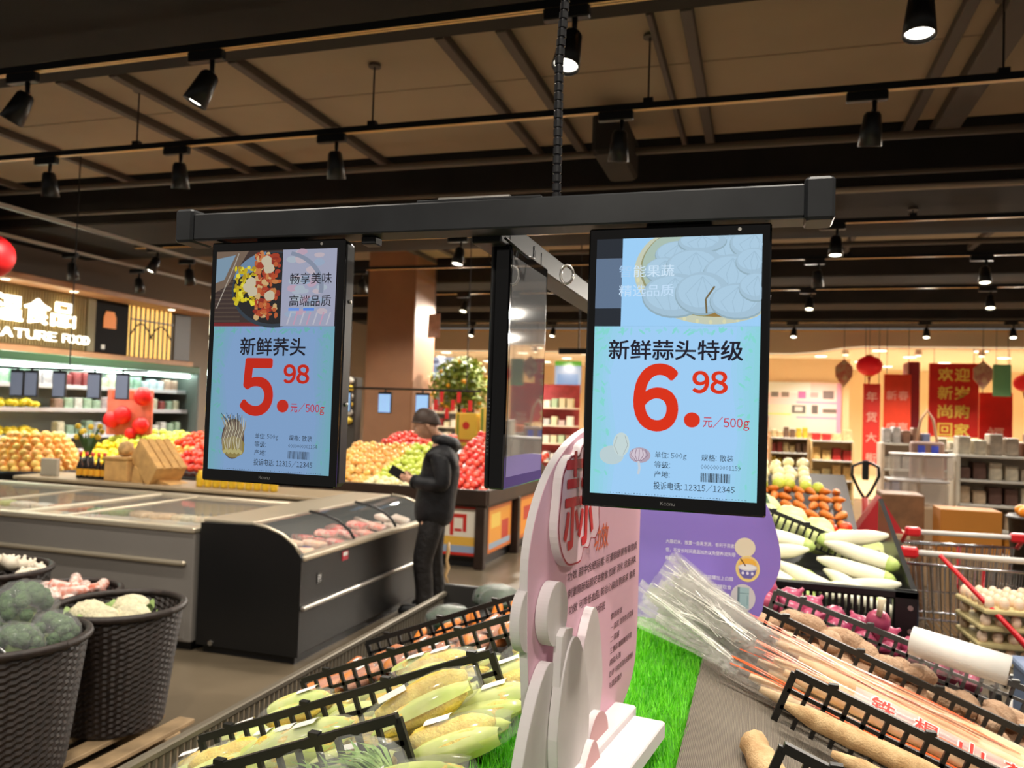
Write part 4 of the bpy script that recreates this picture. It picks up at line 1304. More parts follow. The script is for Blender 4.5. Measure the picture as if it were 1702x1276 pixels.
# tub contents
M_broc = mat('broccoli_green', (74, 104, 56), .8, var=.5, scale=40, rgb2=(44, 74, 36), bump=1.0, bscale=110)
M_stalk = mat('broccoli_stalk', (150, 172, 104), .6)
def broccoli(label, loc, s, seed, rot):
    t = thing('broccoli', label, 'broccoli', loc, 0, 'wrapped broccoli in the tub')
    t.rotation_euler = rot
    t.scale = (s, s, s)
    qq = random.Random(seed)
    MB().lathe([(.03, -.07), (.028, -.03), (.04, .0)], 9).build('stalk', M_stalk, t, True)
    b = MB()
    for i in range(26):
        a, e = qq.uniform(0, 2 * PI), qq.uniform(-.1, 1.4)
        r = .062
        b.ball((r * math.cos(e) * math.cos(a), r * math.cos(e) * math.sin(a), .01 + r * .9 * math.sin(e)), qq.uniform(.02, .03), n=7, m=5, wob=.12, seed=i)
    b.build('floret_head', M_broc, t, True)['kind'] = 'stuff'
    MB().ball((0, 0, .015), .10, .10, .085, 14, 9, .05, seed).build('film', M_film3, t, True)
    return t
broccoli('film-wrapped broccoli heads-up on top of the pile in the near tub', (-2.87, 2.58, .72), 1.25, 1, (0, .2, 0))
for i, (x, yy, s) in enumerate(((-3.00, 2.42, 1), (-2.86, 2.38, 1), (-2.72, 2.42, 1), (-2.73, 2.60, 1.05), (-3.02, 2.62, 1))):
    broccoli('film-wrapped broccoli head, %s around the rim of the near tub' % ORD[i], (x, yy, .625), s, i + 5, (rnd.uniform(-.8, .8), rnd.uniform(-.8, .8), 0))
M_cauli = mat('cauliflower_cream', (228, 218, 184), .75, var=.3, scale=30, bump=1.0, bscale=90)
def cauli(label, loc, s, seed, group):
    t = thing('cauliflower', label, 'cauliflower', loc, rnd.uniform(0, 6), group)
    t.scale = (s, s, s)
    MB().ball((0, 0, 0), .085, .08, .06, 14, 9, .07, seed).build('curd', M_cauli, t, True)
    b = MB()
    for i in range(6):
        a = i * PI / 3
        b.grid(lambda u, v: ((.06 + .04 * u) * math.cos(a + (v - .5) * .9), (.06 + .04 * u) * math.sin(a + (v - .5) * .9), -.04 + .07 * u - .03 * (2 * v - 1) ** 2), 3, 4)
    b.build('leaves', mat('cauli_leaf', (150, 176, 110), .6), t, True)
    return t
for i, (x, yy) in enumerate(((-2.72, 3.02), (-2.86, 3.16), (-2.95, 3.0), (-2.80, 2.93))):
    cauli('cream cauliflower, %s in the tub behind the broccoli' % ORD[i], (x, yy, .60), 1.05, i, 'cauliflower in the tub')
M_gar = mat('garlic_white', (226, 214, 194), .6, var=.15, scale=20)
gar_m = MB().lathe([(.006, -.028), (.025, -.022), (.032, -.004), (.026, .016), (.010, .026), (.005, .045)], 12).mesh('garlic_bulb', M_gar, True)
for i in range(40):
    a, r = rnd.uniform(0, 2 * PI), .25 * math.sqrt(rnd.random())
    tag(link('garlic_bulb', gar_m, None, (-4.05 + r * math.cos(a), 3.42 + r * math.sin(a), .60 + .10 * (1 - r / .25)), (rnd.uniform(-1, 1), rnd.uniform(-1, 1), 0), 1.2), 'white garlic bulb in the tub at the left edge', 'garlic', 'garlic bulbs in the left tub')
sau_m = [MB().tube([(-.07, 0, 0), (-.06, 0, 0), (-.05, 0, 0), (.05, 0, 0), (.06, 0, 0), (.07, 0, 0)], [.012, .004, .024, .024, .004, .012], 10).mesh('sausage_pack', mat('sausage_film_%d' % i, c, .25, var=.4, scale=30, rgb2=(232, 214, 206)), True) for i, c in enumerate(((206, 52, 44), (230, 190, 176), (214, 120, 96)))]
for i in range(22):
    a, r = rnd.uniform(0, 2 * PI), .2 * math.sqrt(rnd.random())
    tag(link('sausage_pack', sau_m[i % 3], None, (-3.52 + r * math.cos(a), 3.42 + r * math.sin(a), .53 + .03 * (i % 3)), (0, rnd.uniform(-.3, .3), rnd.uniform(0, 6)), 1.2), 'red and white snack sausage pack in the tub by the freezer', 'sausage pack', 'sausage packs in the tub')
# wire handle peeking in at the left border
wb = thing('wire_basket_handle', 'bent chrome wire basket handle at the lower left border', 'wire handle', (-2.62, 2.30, .60))
MB().tube([(-.12, .02, -.02), (-.05, .01, .0), (-.03, 0, .03), (-.02, .0, .05), (-.05, 0, .07), (-.12, .0, .075)], .005, 8).build('wire', M_chrome, wb, True)

# ------------------------------------------------------------------ chilled food wall on the left
wl = struct(MB().box(-9.3, -9.1, 4.2, 18, 0, 4.45).build('wall_left', mat('wall_warm_grey', (120, 106, 92), .8)))
hd = thing('sign_header', 'long lit beige header board over the chilled wall with white illuminated lettering', 'sign board', (-8.5, 8.2, 2.2))
M_head = mat('header_beige', (128, 108, 64), .6)
M_wood = mat('header_wood', (176, 126, 84), .5, var=.2, scale=6)
MB().rbox(-.5, 0, -2.6, .16, .0, .72, .01).build('board', M_head, hd)
for i in range(68):
    MB().box(0, .012, -2.58 + i * .04, -2.562 + i * .04, .02, .70).build('board_slat', M_head, hd)
MB().rbox(-.5, .06, -2.6, 2.2, -.10, -.002, .01).build('lower_trim', M_wood, hd)
MB().rbox(-.5, .40, -2.6, 2.3, .722, .80, .01).build('upper_trim', M_wood, hd)
MB().rbox(-.5, .02, .16, .30, .0, .72, .01).build('end_post', mat('header_olive', (122, 112, 84), .6), hd)
dk = MB().rbox(-.4, -.02, .31, .92, .0, .72, .01).build('dark_panel', mat('panel_dark_brown', (15, 11, 10), .6, spec=.1), hd)
MB().prism([(.46, .35), (.68, .35), (.68, .50), (.64, .58), (.50, .58), (.46, .50)], -.018, -.012, 'x').build('orange_emblem', mat('emblem_orange', (206, 116, 36), .5, emit=.4), dk)
MB().box(-.018, -.012, .44, .50, .06, .12).build('white_mark', M_label, dk)
bk = MB().box(-.06, -.05, .94, 1.82, .0, .72).build('lattice_backlight', mat('warm_backlight', (255, 206, 110), .6, emit=1.1), hd)
for i in range(10):
    MB().box(-.035, -.015, .95 + i * .092, .966 + i * .092, .0, .72).build('lattice_bar', M_darkwood, bk)
MB().box(-.03, -.012, .94, 1.82, .52, .54).build('lattice_rail', M_darkwood, bk)
for a in (1.15, 1.55):
    MB().tube([(-.012, a - .22 + .44 * i / 10, .28 + .2 * math.sin(PI * i / 10)) for i in range(11)], .010, 6).build('lattice_arch', M_darkwood, bk, True)
MB().rbox(-.4, -.02, 1.84, 2.2, .0, .72, .01).build('speaker_panel', mat('panel_grey', (78, 76, 76), .5), hd)
M_glow = mat('lit_lettering', (255, 250, 232), .5, emit=2.2)
for i, ch in enumerate('低温食品'):
    text('lit_lettering', ch, .4, (.03, -1.40 + i * .385, .43), RIGHT, M_glow, hd, .02, fitw=.36, fith=.31, depth=.03, res=2)
for wd_, yc, ww in (('LOW', -2.42, .42), ('TEMPERATURE', -1.18, 1.70), ('FOOD', -.03, .42)):
    text('lit_lettering', wd_, .16, (.03, yc, .14), RIGHT, M_glow, hd, .02, fitw=ww, fith=.115, depth=.02)
for i, yy in enumerate((6.9, 7.85, 9.58)):
    t = thing('recessed_downlight', 'small round downlight, %s from the left under the wooden header trim' % ORD[i], 'downlight', (-8.2, yy, 2.921), 0, 'downlights under the header')
    MB().lathe([(.06, -.012), (.06, 0)], 16).build('ring', M_white, t)
    MB().lathe([(.045, -.016), (.045, -.0125)], 16).build('lens', M_lens_dim, t)
# open chiller
ch = thing('open_chiller', 'long open multi-shelf chiller with bright white canopy light', 'chiller', (-8.4, 7.4, 0))
M_chw = mat('chiller_white', (222, 228, 222), .4)
MB().rbox(-.55, -.50, -2.9, 2.45, .0, 2.1, .01).build('back_wall', M_chw, ch)
MB().rbox(-.50, .55, -2.9, 2.45, .0, .42, .02).build('base', M_chw, ch)
MB().rbox(-.50, .42, -2.9, 2.45, 1.98, 2.08, .01).build('canopy', M_chw, ch)
MB().rbox(.42, .52, -2.9, 2.45, 1.99, 2.09, .01).build('green_fascia', mat('fascia_green', (34, 84, 46), .4), ch)
MB().rbox(-.50, .50, 2.45, 2.50, .0, 2.1, .01).build('end_panel', mat('end_grey', (96, 100, 96), .4), ch)
MB().rbox(.30, .38, -2.88, 2.43, 1.93, 1.975, .01).build('light_tube', mat('chiller_tube', (226, 255, 244), .5, emit=14.0), ch)
ps_ = [(.44, .50), (.78, .44), (1.10, .38), (1.42, .34), (1.70, .30)]
PC = [(230, 232, 228), (176, 206, 180), (206, 190, 196), (150, 60, 62), (220, 216, 190), (150, 180, 160), (196, 204, 214), (170, 136, 120)]
pkm = [MB().rbox(-.05, .05, -.055, .055, 0, .15, .012).mesh('chilled_pack', mat('chilled_%d' % i, c, .4, var=.35, scale=25), False) for i, c in enumerate(PC)]
for k_, (z, d) in enumerate(ps_):
    s_ = MB().rbox(-.50, d, -2.88, 2.43, z, z + .03, .004).build('shelf', M_chw, ch)
    MB().rbox(d, d + .012, -2.88, 2.43, z - .005, z + .045, .002).build('price_rail', mat('price_rail', (210, 212, 220), .4), s_)
    for i in range(36):
        yy = 4.72 + i * .145
        if yy > 9.78:
            break
        if k_ in (2, 3) and yy < 7.5:
            continue
        o = link('chilled_pack', pkm[(i // 3 + k_ * 3 + (i % 2) * (k_ % 2)) % 8], None, (-8.4 + d - .08, yy, z + .031), (0, 0, q.uniform(-.1, .1)), (1, 1.1, q.uniform(.75, 1.2)))
        tag(o, 'chilled food pack on the %s shelf from the bottom of the open chiller' % ORD[k_], 'food pack', 'packs on the %s chiller shelf' % ORD[k_])
# red balloon or lantern at the left border
ln = thing('red_lantern', 'large round red paper lantern cut by the left border', 'lantern', (-6.05, 4.92, 2.73))
MB().ball((0, 0, 0), .20, .20, .185, 24, 14).build('shade', mat('lantern_red', (196, 14, 22), .5), ln, True)
MB().tube([(0, 0, .18), (0, 0, .78)], .003, 6).build('cord', M_black, ln)
MB().lathe([(.05, -.19), (.05, -.17)], 12).build('ring', mat('lantern_gold', (220, 180, 80), .4, metal=.5), ln)

# ------------------------------------------------------------------ fruit stand in the middle distance
M_std = mat('stand_dark_brown', (52, 36, 28), .45, var=.3, scale=6)
st = thing('fruit_stand', 'dark brown wooden fruit stand with poster panels on its sides', 'fruit stand', (-3.7, 9.2, 0))
def stb(mb, name, m, parent=None, **k):
    for i, p in enumerate(mb.v):
        mb.v[i] = (p[0] + 3.7, p[1] - 9.2, p[2])
    return mb.build(name, m, parent or st, **k)
stb(MB().rbox(-4.75, -2.66, 7.69, 10.55, .10, .62, .01), 'body', M_std)
stb(MB().box(-4.7, -2.70, 7.74, 10.5, 0, .10), 'plinth', M_black)
stb(MB().rbox(-4.82, -2.60, 7.63, 10.6, .62, .70, .01), 'tray_floor', M_std)
stb(MB().rbox(-4.82, -2.60, 7.60, 7.65, .64, .80, .01), 'front_rim', M_std)
stb(MB().rbox(-2.64, -2.59, 7.65, 10.6, .64, .80, .01), 'side_rim', M_std)
stb(MB().rbox(-4.83, -4.78, 7.65, 10.6, .64, .80, .01), 'side_rim', M_std)
for x, yy in ((-2.68, 7.66), (-2.65, 8.75), (-2.65, 9.85)):
    stb(MB().rbox(x - .04, x + .06, yy - .04, yy + .06, .0, .64, .01), 'corner_post', M_std)
po1 = Print(.0001)
po1.rect(0, .42, 0, .50, (196, 44, 30)).rect(.03, .39, .03, .47, (232, 222, 206)).rect(.03, .39, .03, .10, (150, 168, 196)).rect(.03, .39, .10, .19, (226, 176, 70)).rect(.12, .16, .20, .42, (200, 44, 34)).rect(.12, .30, .38, .42, (200, 44, 34)).rect(.26, .30, .24, .42, (200, 44, 34)).rect(.17, .25, .24, .27, (200, 44, 34))
po1.build('poster', print_mat('poster_print', .5), st, (-3.13 + 3.7, 7.685 - 9.2, .12), FRONT)
po2 = Print(.0001)
po2.rect(0, .80, 0, .48, (206, 110, 40)).rect(.04, .76, .04, .44, (232, 156, 52)).rect(.1, .4, .25, .40, (236, 200, 90)).rect(.45, .7, .1, .3, (196, 60, 36)).rect(.04, .76, .04, .10, (150, 170, 190))
po2.build('poster', print_mat('poster_print', .5), st, (-2.655 + 3.7, 7.86 - 9.2, .12), RIGHT)
po3 = Print(.0001)
po3.rect(0, .80, 0, .48, (206, 110, 40)).rect(.04, .76, .04, .44, (236, 150, 44)).rect(.2, .6, .2, .36, (196, 60, 36))
po3.build('poster', print_mat('poster_print', .5), st, (-2.655 + 3.7, 8.95 - 9.2, .12), RIGHT)
# fruit
def fruit_mesh(name, rgb, rgb2, r, flat=.9, rough=.35):
    return MB().ball((0, 0, 0), r, r, r * flat, 10, 7).mesh(name, mat(name + '_skin', rgb, rough, var=.5, scale=9, rgb2=rgb2), True)
F_peach = fruit_mesh('peach', (255, 214, 110), (252, 176, 100), .046)
F_lemon = MB().lathe([(.006, -.058), (.02, -.05), (.036, -.025), (.04, 0), (.036, .025), (.02, .05), (.006, .058)], 10).mesh('lemon', mat('lemon_skin', (242, 214, 40), .4, var=.3, scale=10), True)
F_green = fruit_mesh('green_pear', (226, 232, 100), (196, 216, 70), .045)
F_apple = fruit_mesh('red_apple', (232, 40, 36), (246, 100, 70), .046)
F_white = fruit_mesh('snow_pear', (250, 236, 170), (252, 242, 206), .048)
F_orange = fruit_mesh('orange', (252, 140, 30), (252, 170, 56), .045)
F_tom = fruit_mesh('tomato', (240, 52, 30), (248, 100, 50), .045, .85)
def heap(mesh, name, label, cat, group, x0, x1, y0, y1, z, rise, step=.097, layers=2, maxn=200, seed=1, ridge=None):
    """fruit laid out in rows on a bank that rises from y0 to y1"""
    qq = random.Random(seed)
    n = 0
    for l in range(layers):
        yy = y0 + l * step * .5
        while yy < y1 - l * step * .5:
            xx = x0 + l * step * .5
            while xx < x1 - l * step * .5:
                t = (yy - y0) / max(.01, y1 - y0)
                side = 1.0 if ridge is None else max(0.0, 1 - ((xx - ridge) / ((x1 - x0) * .62)) ** 2)
                o = link(name, mesh, None, (xx + qq.uniform(-.014, .014), yy + qq.uniform(-.014, .014), z + qq.uniform(0, .03) + rise * t * side + l * step * .62), (qq.uniform(0, 6), qq.uniform(0, 6), 0), qq.uniform(.92, 1.08))
                tag(o, label, cat, group)
                n += 1
                if n >= maxn:
                    return
                xx += step
            yy += step * .95
heap(F_peach, 'peach', 'yellow peach in the left bank of the fruit stand', 'peach', 'peaches on the fruit stand', -4.72, -4.02, 7.72, 9.0, .76, .38, layers=1)
heap(F_green, 'green_pear', 'yellow-green pear on the fruit stand behind the shopper', 'pear', 'green pears on the fruit stand', -3.98, -3.45, 7.95, 9.0, .80, .34, layers=1)
heap(F_white, 'snow_pear', 'pale pear in the front row of the fruit stand beside the peaches', 'pear', 'pale pears on the fruit stand', -3.98, -3.32, 7.71, 7.93, .75, .05, layers=1)
heap(F_apple, 'red_apple', 'red apple in the right bank of the fruit stand', 'apple', 'red apples on the fruit stand', -3.28, -2.68, 7.72, 9.3, .76, .52, layers=1)
heap(F_tom, 'tomato', 'red fruit on the receding side of the fruit stand', 'tomato', 'red fruit on the receding side', -3.0, -2.68, 9.4, 10.4, .80, .25, layers=1)
heap(F_white, 'snow_pear', 'pale pear heaped at the back of the fruit stand', 'pear', 'pale pears at the back', -3.4, -3.05, 9.35, 9.8, 1.15, .05, layers=1)
heap(F_apple, 'red_apple', 'dark red apple at the back left of the fruit stand', 'apple', 'red apples at the back left', -4.5, -3.7, 9.15, 9.6, 1.14, .12, layers=1)
# banked support under the heaps
stb(MB().prism([(7.66, .70), (10.5, .70), (10.5, .95), (9.9, 1.12), (9.1, 1.10), (7.70, .71)], -4.76, -3.30, 'x'), 'fruit_bank', M_std)
stb(MB().prism([(7.66, .70), (10.5, .70), (10.5, .76), (9.4, 1.14), (7.70, .71)], -3.29, -2.66, 'x'), 'fruit_bank', M_std)
# yellow gift cartons behind the apples
for i, (x, c, z) in enumerate(((-3.72, (226, 190, 70), 1.10), (-3.38, (232, 204, 96), 1.10), (-3.05, (214, 60, 40), 1.02))):
    t = thing('gift_carton', ('yellow gift carton with a red flower mark behind the red apples', 'tall pale yellow gift carton beside the marked one', 'red and yellow gift carton above the apple bank')[i], 'carton', (x, 10.05, z + .02))
    h = (.44, .52, .36)[i]
    MB().rbox(-.15, .15, -.1, .1, 0, h, .006).build('box', mat('carton_%d' % i, c, .5), t)
    pp = Print(.0001)
    pp.oval(0, h * .62, .05, .05, (196, 50, 36)).rect(-.1, .1, .05, .09, (196, 80, 50)).rect(-.13, -.10, .02, h - .02, (120, 150, 60))
    pp.build('print', print_mat('poster_print', .5), t, (0, -.1006, 0), FRONT)
# rail with small price displays over the stand
M_blue = mat('small_screen_blue', (150, 190, 236), .3, emit=.8)
rr = thing('price_rail', 'thin black rail that carries small blue price displays over the fruit stand', 'rail', (-3.6, 7.85, 1.80))
MB().tube([(-.8, -.06, 0), (.75, .18, 0)], .012, 8).build('bar', M_black, rr)
MB().tube([(-.7, -.04, 0), (-.7, -.04, 1.70)], .006, 6).build('hanger', M_black, rr)
MB().tube([(.6, .15, 0), (.6, .15, 1.70)], .006, 6).build('hanger', M_black, rr)
def mini(label, x, y, z, rz=0, w=.15, h=.22, lit=True, group='small price displays'):
    t = thing('small_price_display', label, 'price display', (x, y, z), rz, group)
    MB().rbox(-w / 2 - .008, w / 2 + .008, -.012, .012, -h - .01, .0, .004).build('housing', M_black, t)
    MB().box(-w / 2, w / 2, -.0135, -.0125, -h, -.025).build('screen', M_blue if lit else mat('small_screen_grey', (120, 128, 150), .3, emit=.25), t)
    MB().tube([(0, 0, 0), (0, 0, .03)], .01, 6).build('hook', M_black, t)
    return t
mini('small blue-lit price display hanging before the pillar', -3.85, 7.80, 1.765, R(-8))
mini('small blue-lit price display hanging above the shopper head', -3.44, 7.86, 1.765, R(-8))
mini('small blue-lit price display at the left end of the fruit stand rail', -4.30, 7.74, 1.765, R(-8))
# left hanging price displays in front of the chiller
rl2 = thing('price_rail', 'thin dark rail with grey price displays before the chiller', 'rail', (-6.2, 5.95, 1.86))
MB().tube([(-.9, -.2, 0), (.7, .2, 0)], .010, 8).build('bar', M_black, rl2)
MB().tube([(-.02, 0, 0), (-.02, 0, 2.5)], .006, 6).build('hanger', M_black, rl2)
for i, (x, yy) in enumerate(((-6.70, 5.82), (-6.56, 5.85), (-6.30, 5.92), (-5.97, 6.0), (-5.70, 6.06))):
    mini('small dim price display hanging before the chiller, %s from the left' % ORD[i], x, yy, 1.84, R(10), .12, .24, False, 'dim price displays before the chiller')

# ------------------------------------------------------------------ shopper
def skin_mesh(V, E, Rr, sub=2):
    me = bpy.data.meshes.new('tmp')
    me.from_pydata(V, E, [])
    ob = bpy.data.objects.new('tmp', me)
    COL.objects.link(ob)
    ob.modifiers.new('skin', 'SKIN')
    for i, r in enumerate(Rr):
        me.skin_vertices[0].data[i].radius = r if isinstance(r, tuple) else (r, r)
    me.skin_vertices[0].data[0].use_root = True
    sm = ob.modifiers.new('sub', 'SUBSURF')
    sm.levels = sm.render_levels = sub
    bpy.context.view_layer.update()
    m2 = bpy.data.meshes.new_from_object(ob.evaluated_get(bpy.context.evaluated_depsgraph_get()))
    v = [tuple(p.co) for p in m2.vertices]
    f = [tuple(p.vertices) for p in m2.polygons]
    bpy.data.objects.remove(ob)
    bpy.data.meshes.remove(me)
    bpy.data.meshes.remove(m2)
    return v, f
def chain(V, E, Rr, start, pts, rad):
    p = start
    for a, r in zip(pts, rad):
        V.append(a)
        Rr.append(r)
        E.append((p, len(V) - 1))
        p = len(V) - 1
    return p
pe = thing('person', 'person in dark hooded jacket and dark trousers looking down beside the freezer', 'person', (-2.47, 5.85, 0), R(17))
SK, HR = (206, 158, 130), (58, 40, 32)
# local x: right in the photograph, the person faces -x; y: away from the viewer
V, E, Q = [(.03, 0, .86)], [], [(.12, .10)]
ch_ = chain(V, E, Q, 0, [(.05, 0, 1.0), (.08, 0, 1.15), (.09, 0, 1.27), (.06, 0, 1.36), (.015, 0, 1.42)], [(.13, .10), (.14, .11), (.12, .09), .052, .052])
for s in (-1, 1):
    chain(V, E, Q, 0, [(.03, .085 * s, .74), (.0 + .03 * s, .10 * s, .43), (.04 + .04 * s, .10 * s, .10), (.03 + .04 * s, .10 * s, .045), (-.10 + .04 * s, .11 * s, .035)], [.095, .06, .042, .045, .035])
    hand_parent = chain(V, E, Q, 3, [(.085, .17 * s, 1.25), (.12, .21 * s, 1.03), (-.10, .10 * s, 1.03), (-.155, .065 * s, 1.045)], [.06, .045, .03, .028])
    for k, (dy, L) in enumerate(((.026, .055), (.010, .065), (-.008, .06), (-.022, .045))):
        bz = 1.05 + dy * .8
        chain(V, E, Q, hand_parent, [(-.185, (.055 + .0) * s, bz), (-.185 - L * .6, .045 * s, bz + .006), (-.185 - L * .75, .015 * s, bz + .008)], [.010, .009, .007])
    chain(V, E, Q, hand_parent, [(-.175, .05 * s, 1.085), (-.20, .025 * s, 1.10)], [.010, .008])
bv, bf = skin_mesh(V, E, Q)
bd = MB()
bd.col = SK
bd._add(bv, bf)
# head: profile shaped, tilted down toward the hands
bd.M = Matrix.Translation((-.045, 0, 1.475)) @ Matrix.Rotation(R(28), 4, 'Y').inverted()
def headf(u, v):
    a, e = 2 * PI * u, -PI / 2 + PI * v
    x, y_, z_ = math.cos(e) * math.cos(a), math.cos(e) * math.sin(a), math.sin(e)
    px, py, pz = x * .098, y_ * .078, z_ * .118
    if x < 0 and z_ < 0:
        px += -.012 * (-x) * min(1, -z_ * 2)
        py *= 1 - .28 * (-z_)
    if x > 0 and z_ < -.2:
        px *= .8
    fr = max(0, -x)
    if fr > .8 and abs(y_) < .3:
        n_ = max(0, 1 - abs(z_ + .12) / .16) * max(0, 1 - abs(y_) / .22)
        px -= .026 * n_
        l_ = max(0, 1 - abs(z_ + .50) / .08)
        px -= .006 * l_
    for sy in (-1, 1):
        d = math.hypot(y_ - .33 * sy, z_ - .05)
        if x < 0 and d < .16:
            px += .008 * (1 - d / .16)
    return (px, py, pz)
bd.grid(headf, 40, 28)
for s in (-1, 1):
    bd.ball((.012, .078 * s, -.005), .018, .008, .03, 8, 6)
    bd.col = (240, 236, 230)
    bd.ball((-.082, .028 * s, .006), .011, .011, .008, 8, 6)
    bd.col = (24, 18, 16)
    bd.ball((-.089, .028 * s, .005), .006, .006, .006, 8, 6)
    bd.col = HR
    bd.bar((-.093, .014 * s, .024), (-.085, .044 * s, .026), .008, .006)
    bd.col = SK
bd.col = (176, 104, 96)
bd.bar((-.099, -.02, -.058), (-.099, .02, -.058), .006, .008)
bd.build('body', print_mat('skin_tone', .6), pe, True)
hm = MB()
hm.M = bd.M
def hairf(u, v):
    a, e = 2 * PI * u, -PI / 2 * .45 + (PI / 2 * 1.45) * v
    x, y_, z_ = math.cos(e) * math.cos(a), math.cos(e) * math.sin(a), math.sin(e)
    zm = .05 + (.50 * -x if x < 0 else -.6 * x)
    if z_ < zm:
        z_ = zm + .05 * (z_ - zm)
    k = 1 + .03 * math.sin(23 * a) * math.cos(9 * e)
    return (x * .108 * k + .004, y_ * .089 * k, z_ * .130 * k + .004)
hm.grid(hairf, 44, 18)
hm.build('hair', mat('hair_brown', (62, 44, 34), .6, var=.4, scale=30), pe, True)
# jacket and trousers a little larger than the body
M_jack = mat('jacket_navy_black', (11, 12, 18), .6, var=.4, scale=12, rgb2=(18, 18, 24), bump=1.0, bscale=14)
V, E, Q = [(.03, 0, .66)], [], [(.19, .165)]
chain(V, E, Q, 0, [(.04, 0, .82), (.06, 0, 1.0), (.09, 0, 1.15), (.10, 0, 1.27), (.085, 0, 1.345)], [(.20, .175), (.20, .17), (.215, .17), (.185, .14), (.095, .08)])
for s in (-1, 1):
    chain(V, E, Q, 4, [(.09, .18 * s, 1.24), (.125, .22 * s, 1.02), (.0, .16 * s, 1.02), (-.12, .095 * s, 1.035)], [.085, .075, .062, .052])
jv, jf = skin_mesh(V, E, Q)
jk = MB()._add(jv, jf).build('jacket', M_jack, pe, True)
hd_ = MB()
hd_.tube([(.02, -.06, 1.37), (.08, -.095, 1.36), (.155, -.06, 1.33), (.175, 0, 1.315), (.155, .06, 1.33), (.08, .095, 1.36), (.02, .06, 1.37)], [.03, .045, .055, .06, .055, .045, .03], 10)
hd_.build('hood', M_jack, jk, True)
MB().tube([(-.125 + .01, -.09, 1.035), (-.095, -.105, 1.03)], .056, 12).build('cuff', mat('cuff_black', (14, 14, 16), .7), jk, True)
V, E, Q = [(.04, 0, .95)], [], [(.12, .10)]
V.append((.03, 0, .82))
Q.append((.14, .12))
E.append((0, 1))
for s in (-1, 1):
    chain(V, E, Q, 1, [(.03, .085 * s, .68), (.0 + .03 * s, .10 * s, .43), (.03 + .035 * s, .10 * s, .22), (.04 + .04 * s, .10 * s, .06)], [.105, .085, .075, .078])
tv, tf = skin_mesh(V, E, Q)
MB()._add(tv, tf).build('trousers', mat('trouser_black', (22, 18, 19), .6, var=.3, scale=20, bump=.9, bscale=22), pe, True)
for s in (-1, 1):
    MB().rbox(-.16 + .04 * s, .11 + .04 * s, .10 * s - .05, .10 * s + .05, .0, .085, .03).build('shoe', M_black, pe, True)
ph = thing('mobile_phone', 'dark mobile phone held in the hands of the shopper', 'phone', (-2.47 - .205 * .956, 5.85 - .205 * .292, 1.055), R(17))
MB().rbox(-.037, .037, -.004, .004, -.02, .13, .003).build('body', M_black, ph)
ph.rotation_euler = (0, R(-60), R(17))
cord = tag(MB().tube([(-2.31, 5.88, .56), (-2.305, 5.87, .5), (-2.32, 5.88, .42), (-2.31, 5.89, .36), (-2.325, 5.88, .30), (-2.305, 5.89, .24)], [.012, .016, .012, .017, .012, .008], 7).build('bag_strap', mat('strap_beige', (206, 170, 120), .6), None, True), 'twisted beige strap hanging behind the legs of the shopper', 'strap')
cord.parent = None

# ------------------------------------------------------------------ things on the ledge behind the grey freezer
M_crate = mat('crate_wood', (206, 160, 98), .6, var=.25, scale=12)
wc = thing('wooden_crate', 'tilted wooden crate with slatted lid on the ledge', 'crate', (-5.22, 6.12, .836))
wc.rotation_euler = (0, R(38), R(-18))
wc.location = (-5.30, 6.12, 1.02)
MB().rbox(-.20, .20, -.15, .15, -.12, .10, .005).build('box', M_crate, wc)
for i in range(4):
    MB().rbox(-.205, .205, -.15 + i * .078, -.085 + i * .078, .102, .118, .003).build('lid_slat', M_crate, wc)
wd2 = thing('wooden_crate', 'upright light wooden box beside the tilted crate', 'crate', (-5.66, 6.10, .836))
MB().rbox(-.13, .13, -.12, .12, 0, .20, .005).build('box', M_crate, wd2)
MB().rbox(-.14, .14, -.13, .13, .20, .225, .004).build('lid', M_crate, wd2)
hn = thing('wooden_stand', 'wooden wedge that props the tilted crate', 'wooden wedge', (-5.27, 6.12, .836))
MB().prism([(-.22, 0), (.22, 0), (.0, .06), (-.20, .15)], -.12, .12).build('wedge', M_crate, hn)
tag(MB().lathe([(.01, 0), (.06, .01), (.075, .06), (.06, .12), (.02, .14)], 12, c=(-5.66, 6.10, 1.062)).build('wicker_ball', mat('ball_straw', (196, 156, 100), .7, var=.4, scale=40), None, True), 'small round straw ball on the upright wooden box', 'ornament')
bot = MB().lathe([(.026, 0), (.028, .01), (.028, .09), (.012, .13), (.011, .17)], 10).mesh('glass', mat('sauce_dark', (30, 22, 18), .2), True)
capm = MB().lathe([(.013, .17), (.013, .20)], 10).mesh('cap', mat('cap_red', (206, 60, 40), .4), True)
labm = MB().lathe([(.0288, .025), (.0288, .075)], 10, cap0=False, cap1=False).mesh('label', mat('label_gold', (222, 160, 40), .5), True)
for i in range(5):
    t = thing('sauce_bottle', 'dark sauce bottle with red cap and gold label, %s in the row on the ledge' % ORD[i], 'bottle', (-6.13 + i * .072, 6.04, .836), 0, 'sauce bottles on the ledge')
    link('glass', bot, t, None, None, (1.1, 1.1, 1.25))
    link('cap', capm, t, None, None, (1.2, 1.2, 1.25))
    link('label', labm, t, None, None, (1.12, 1.12, 1.25))
ybm = MB().lathe([(.03, 0), (.034, .02), (.034, .10), (.02, .13), (.02, .15)], 10).mesh('jar', mat('jar_yellow', (232, 190, 50), .3, var=.3, scale=20), True)
for i in range(10):
    t = thing('yellow_jar', 'small yellow jar, %s in the row under the left price display' % (ORD + ['ninth', 'tenth'])[i], 'jar', (-4.78 + i * .085, 6.05, .836), 0, 'yellow jars on the ledge')
    link('glass', ybm, t)
    link('lid', capm, t, (0, 0, -.02), None, (1.5, 1.5, 1))
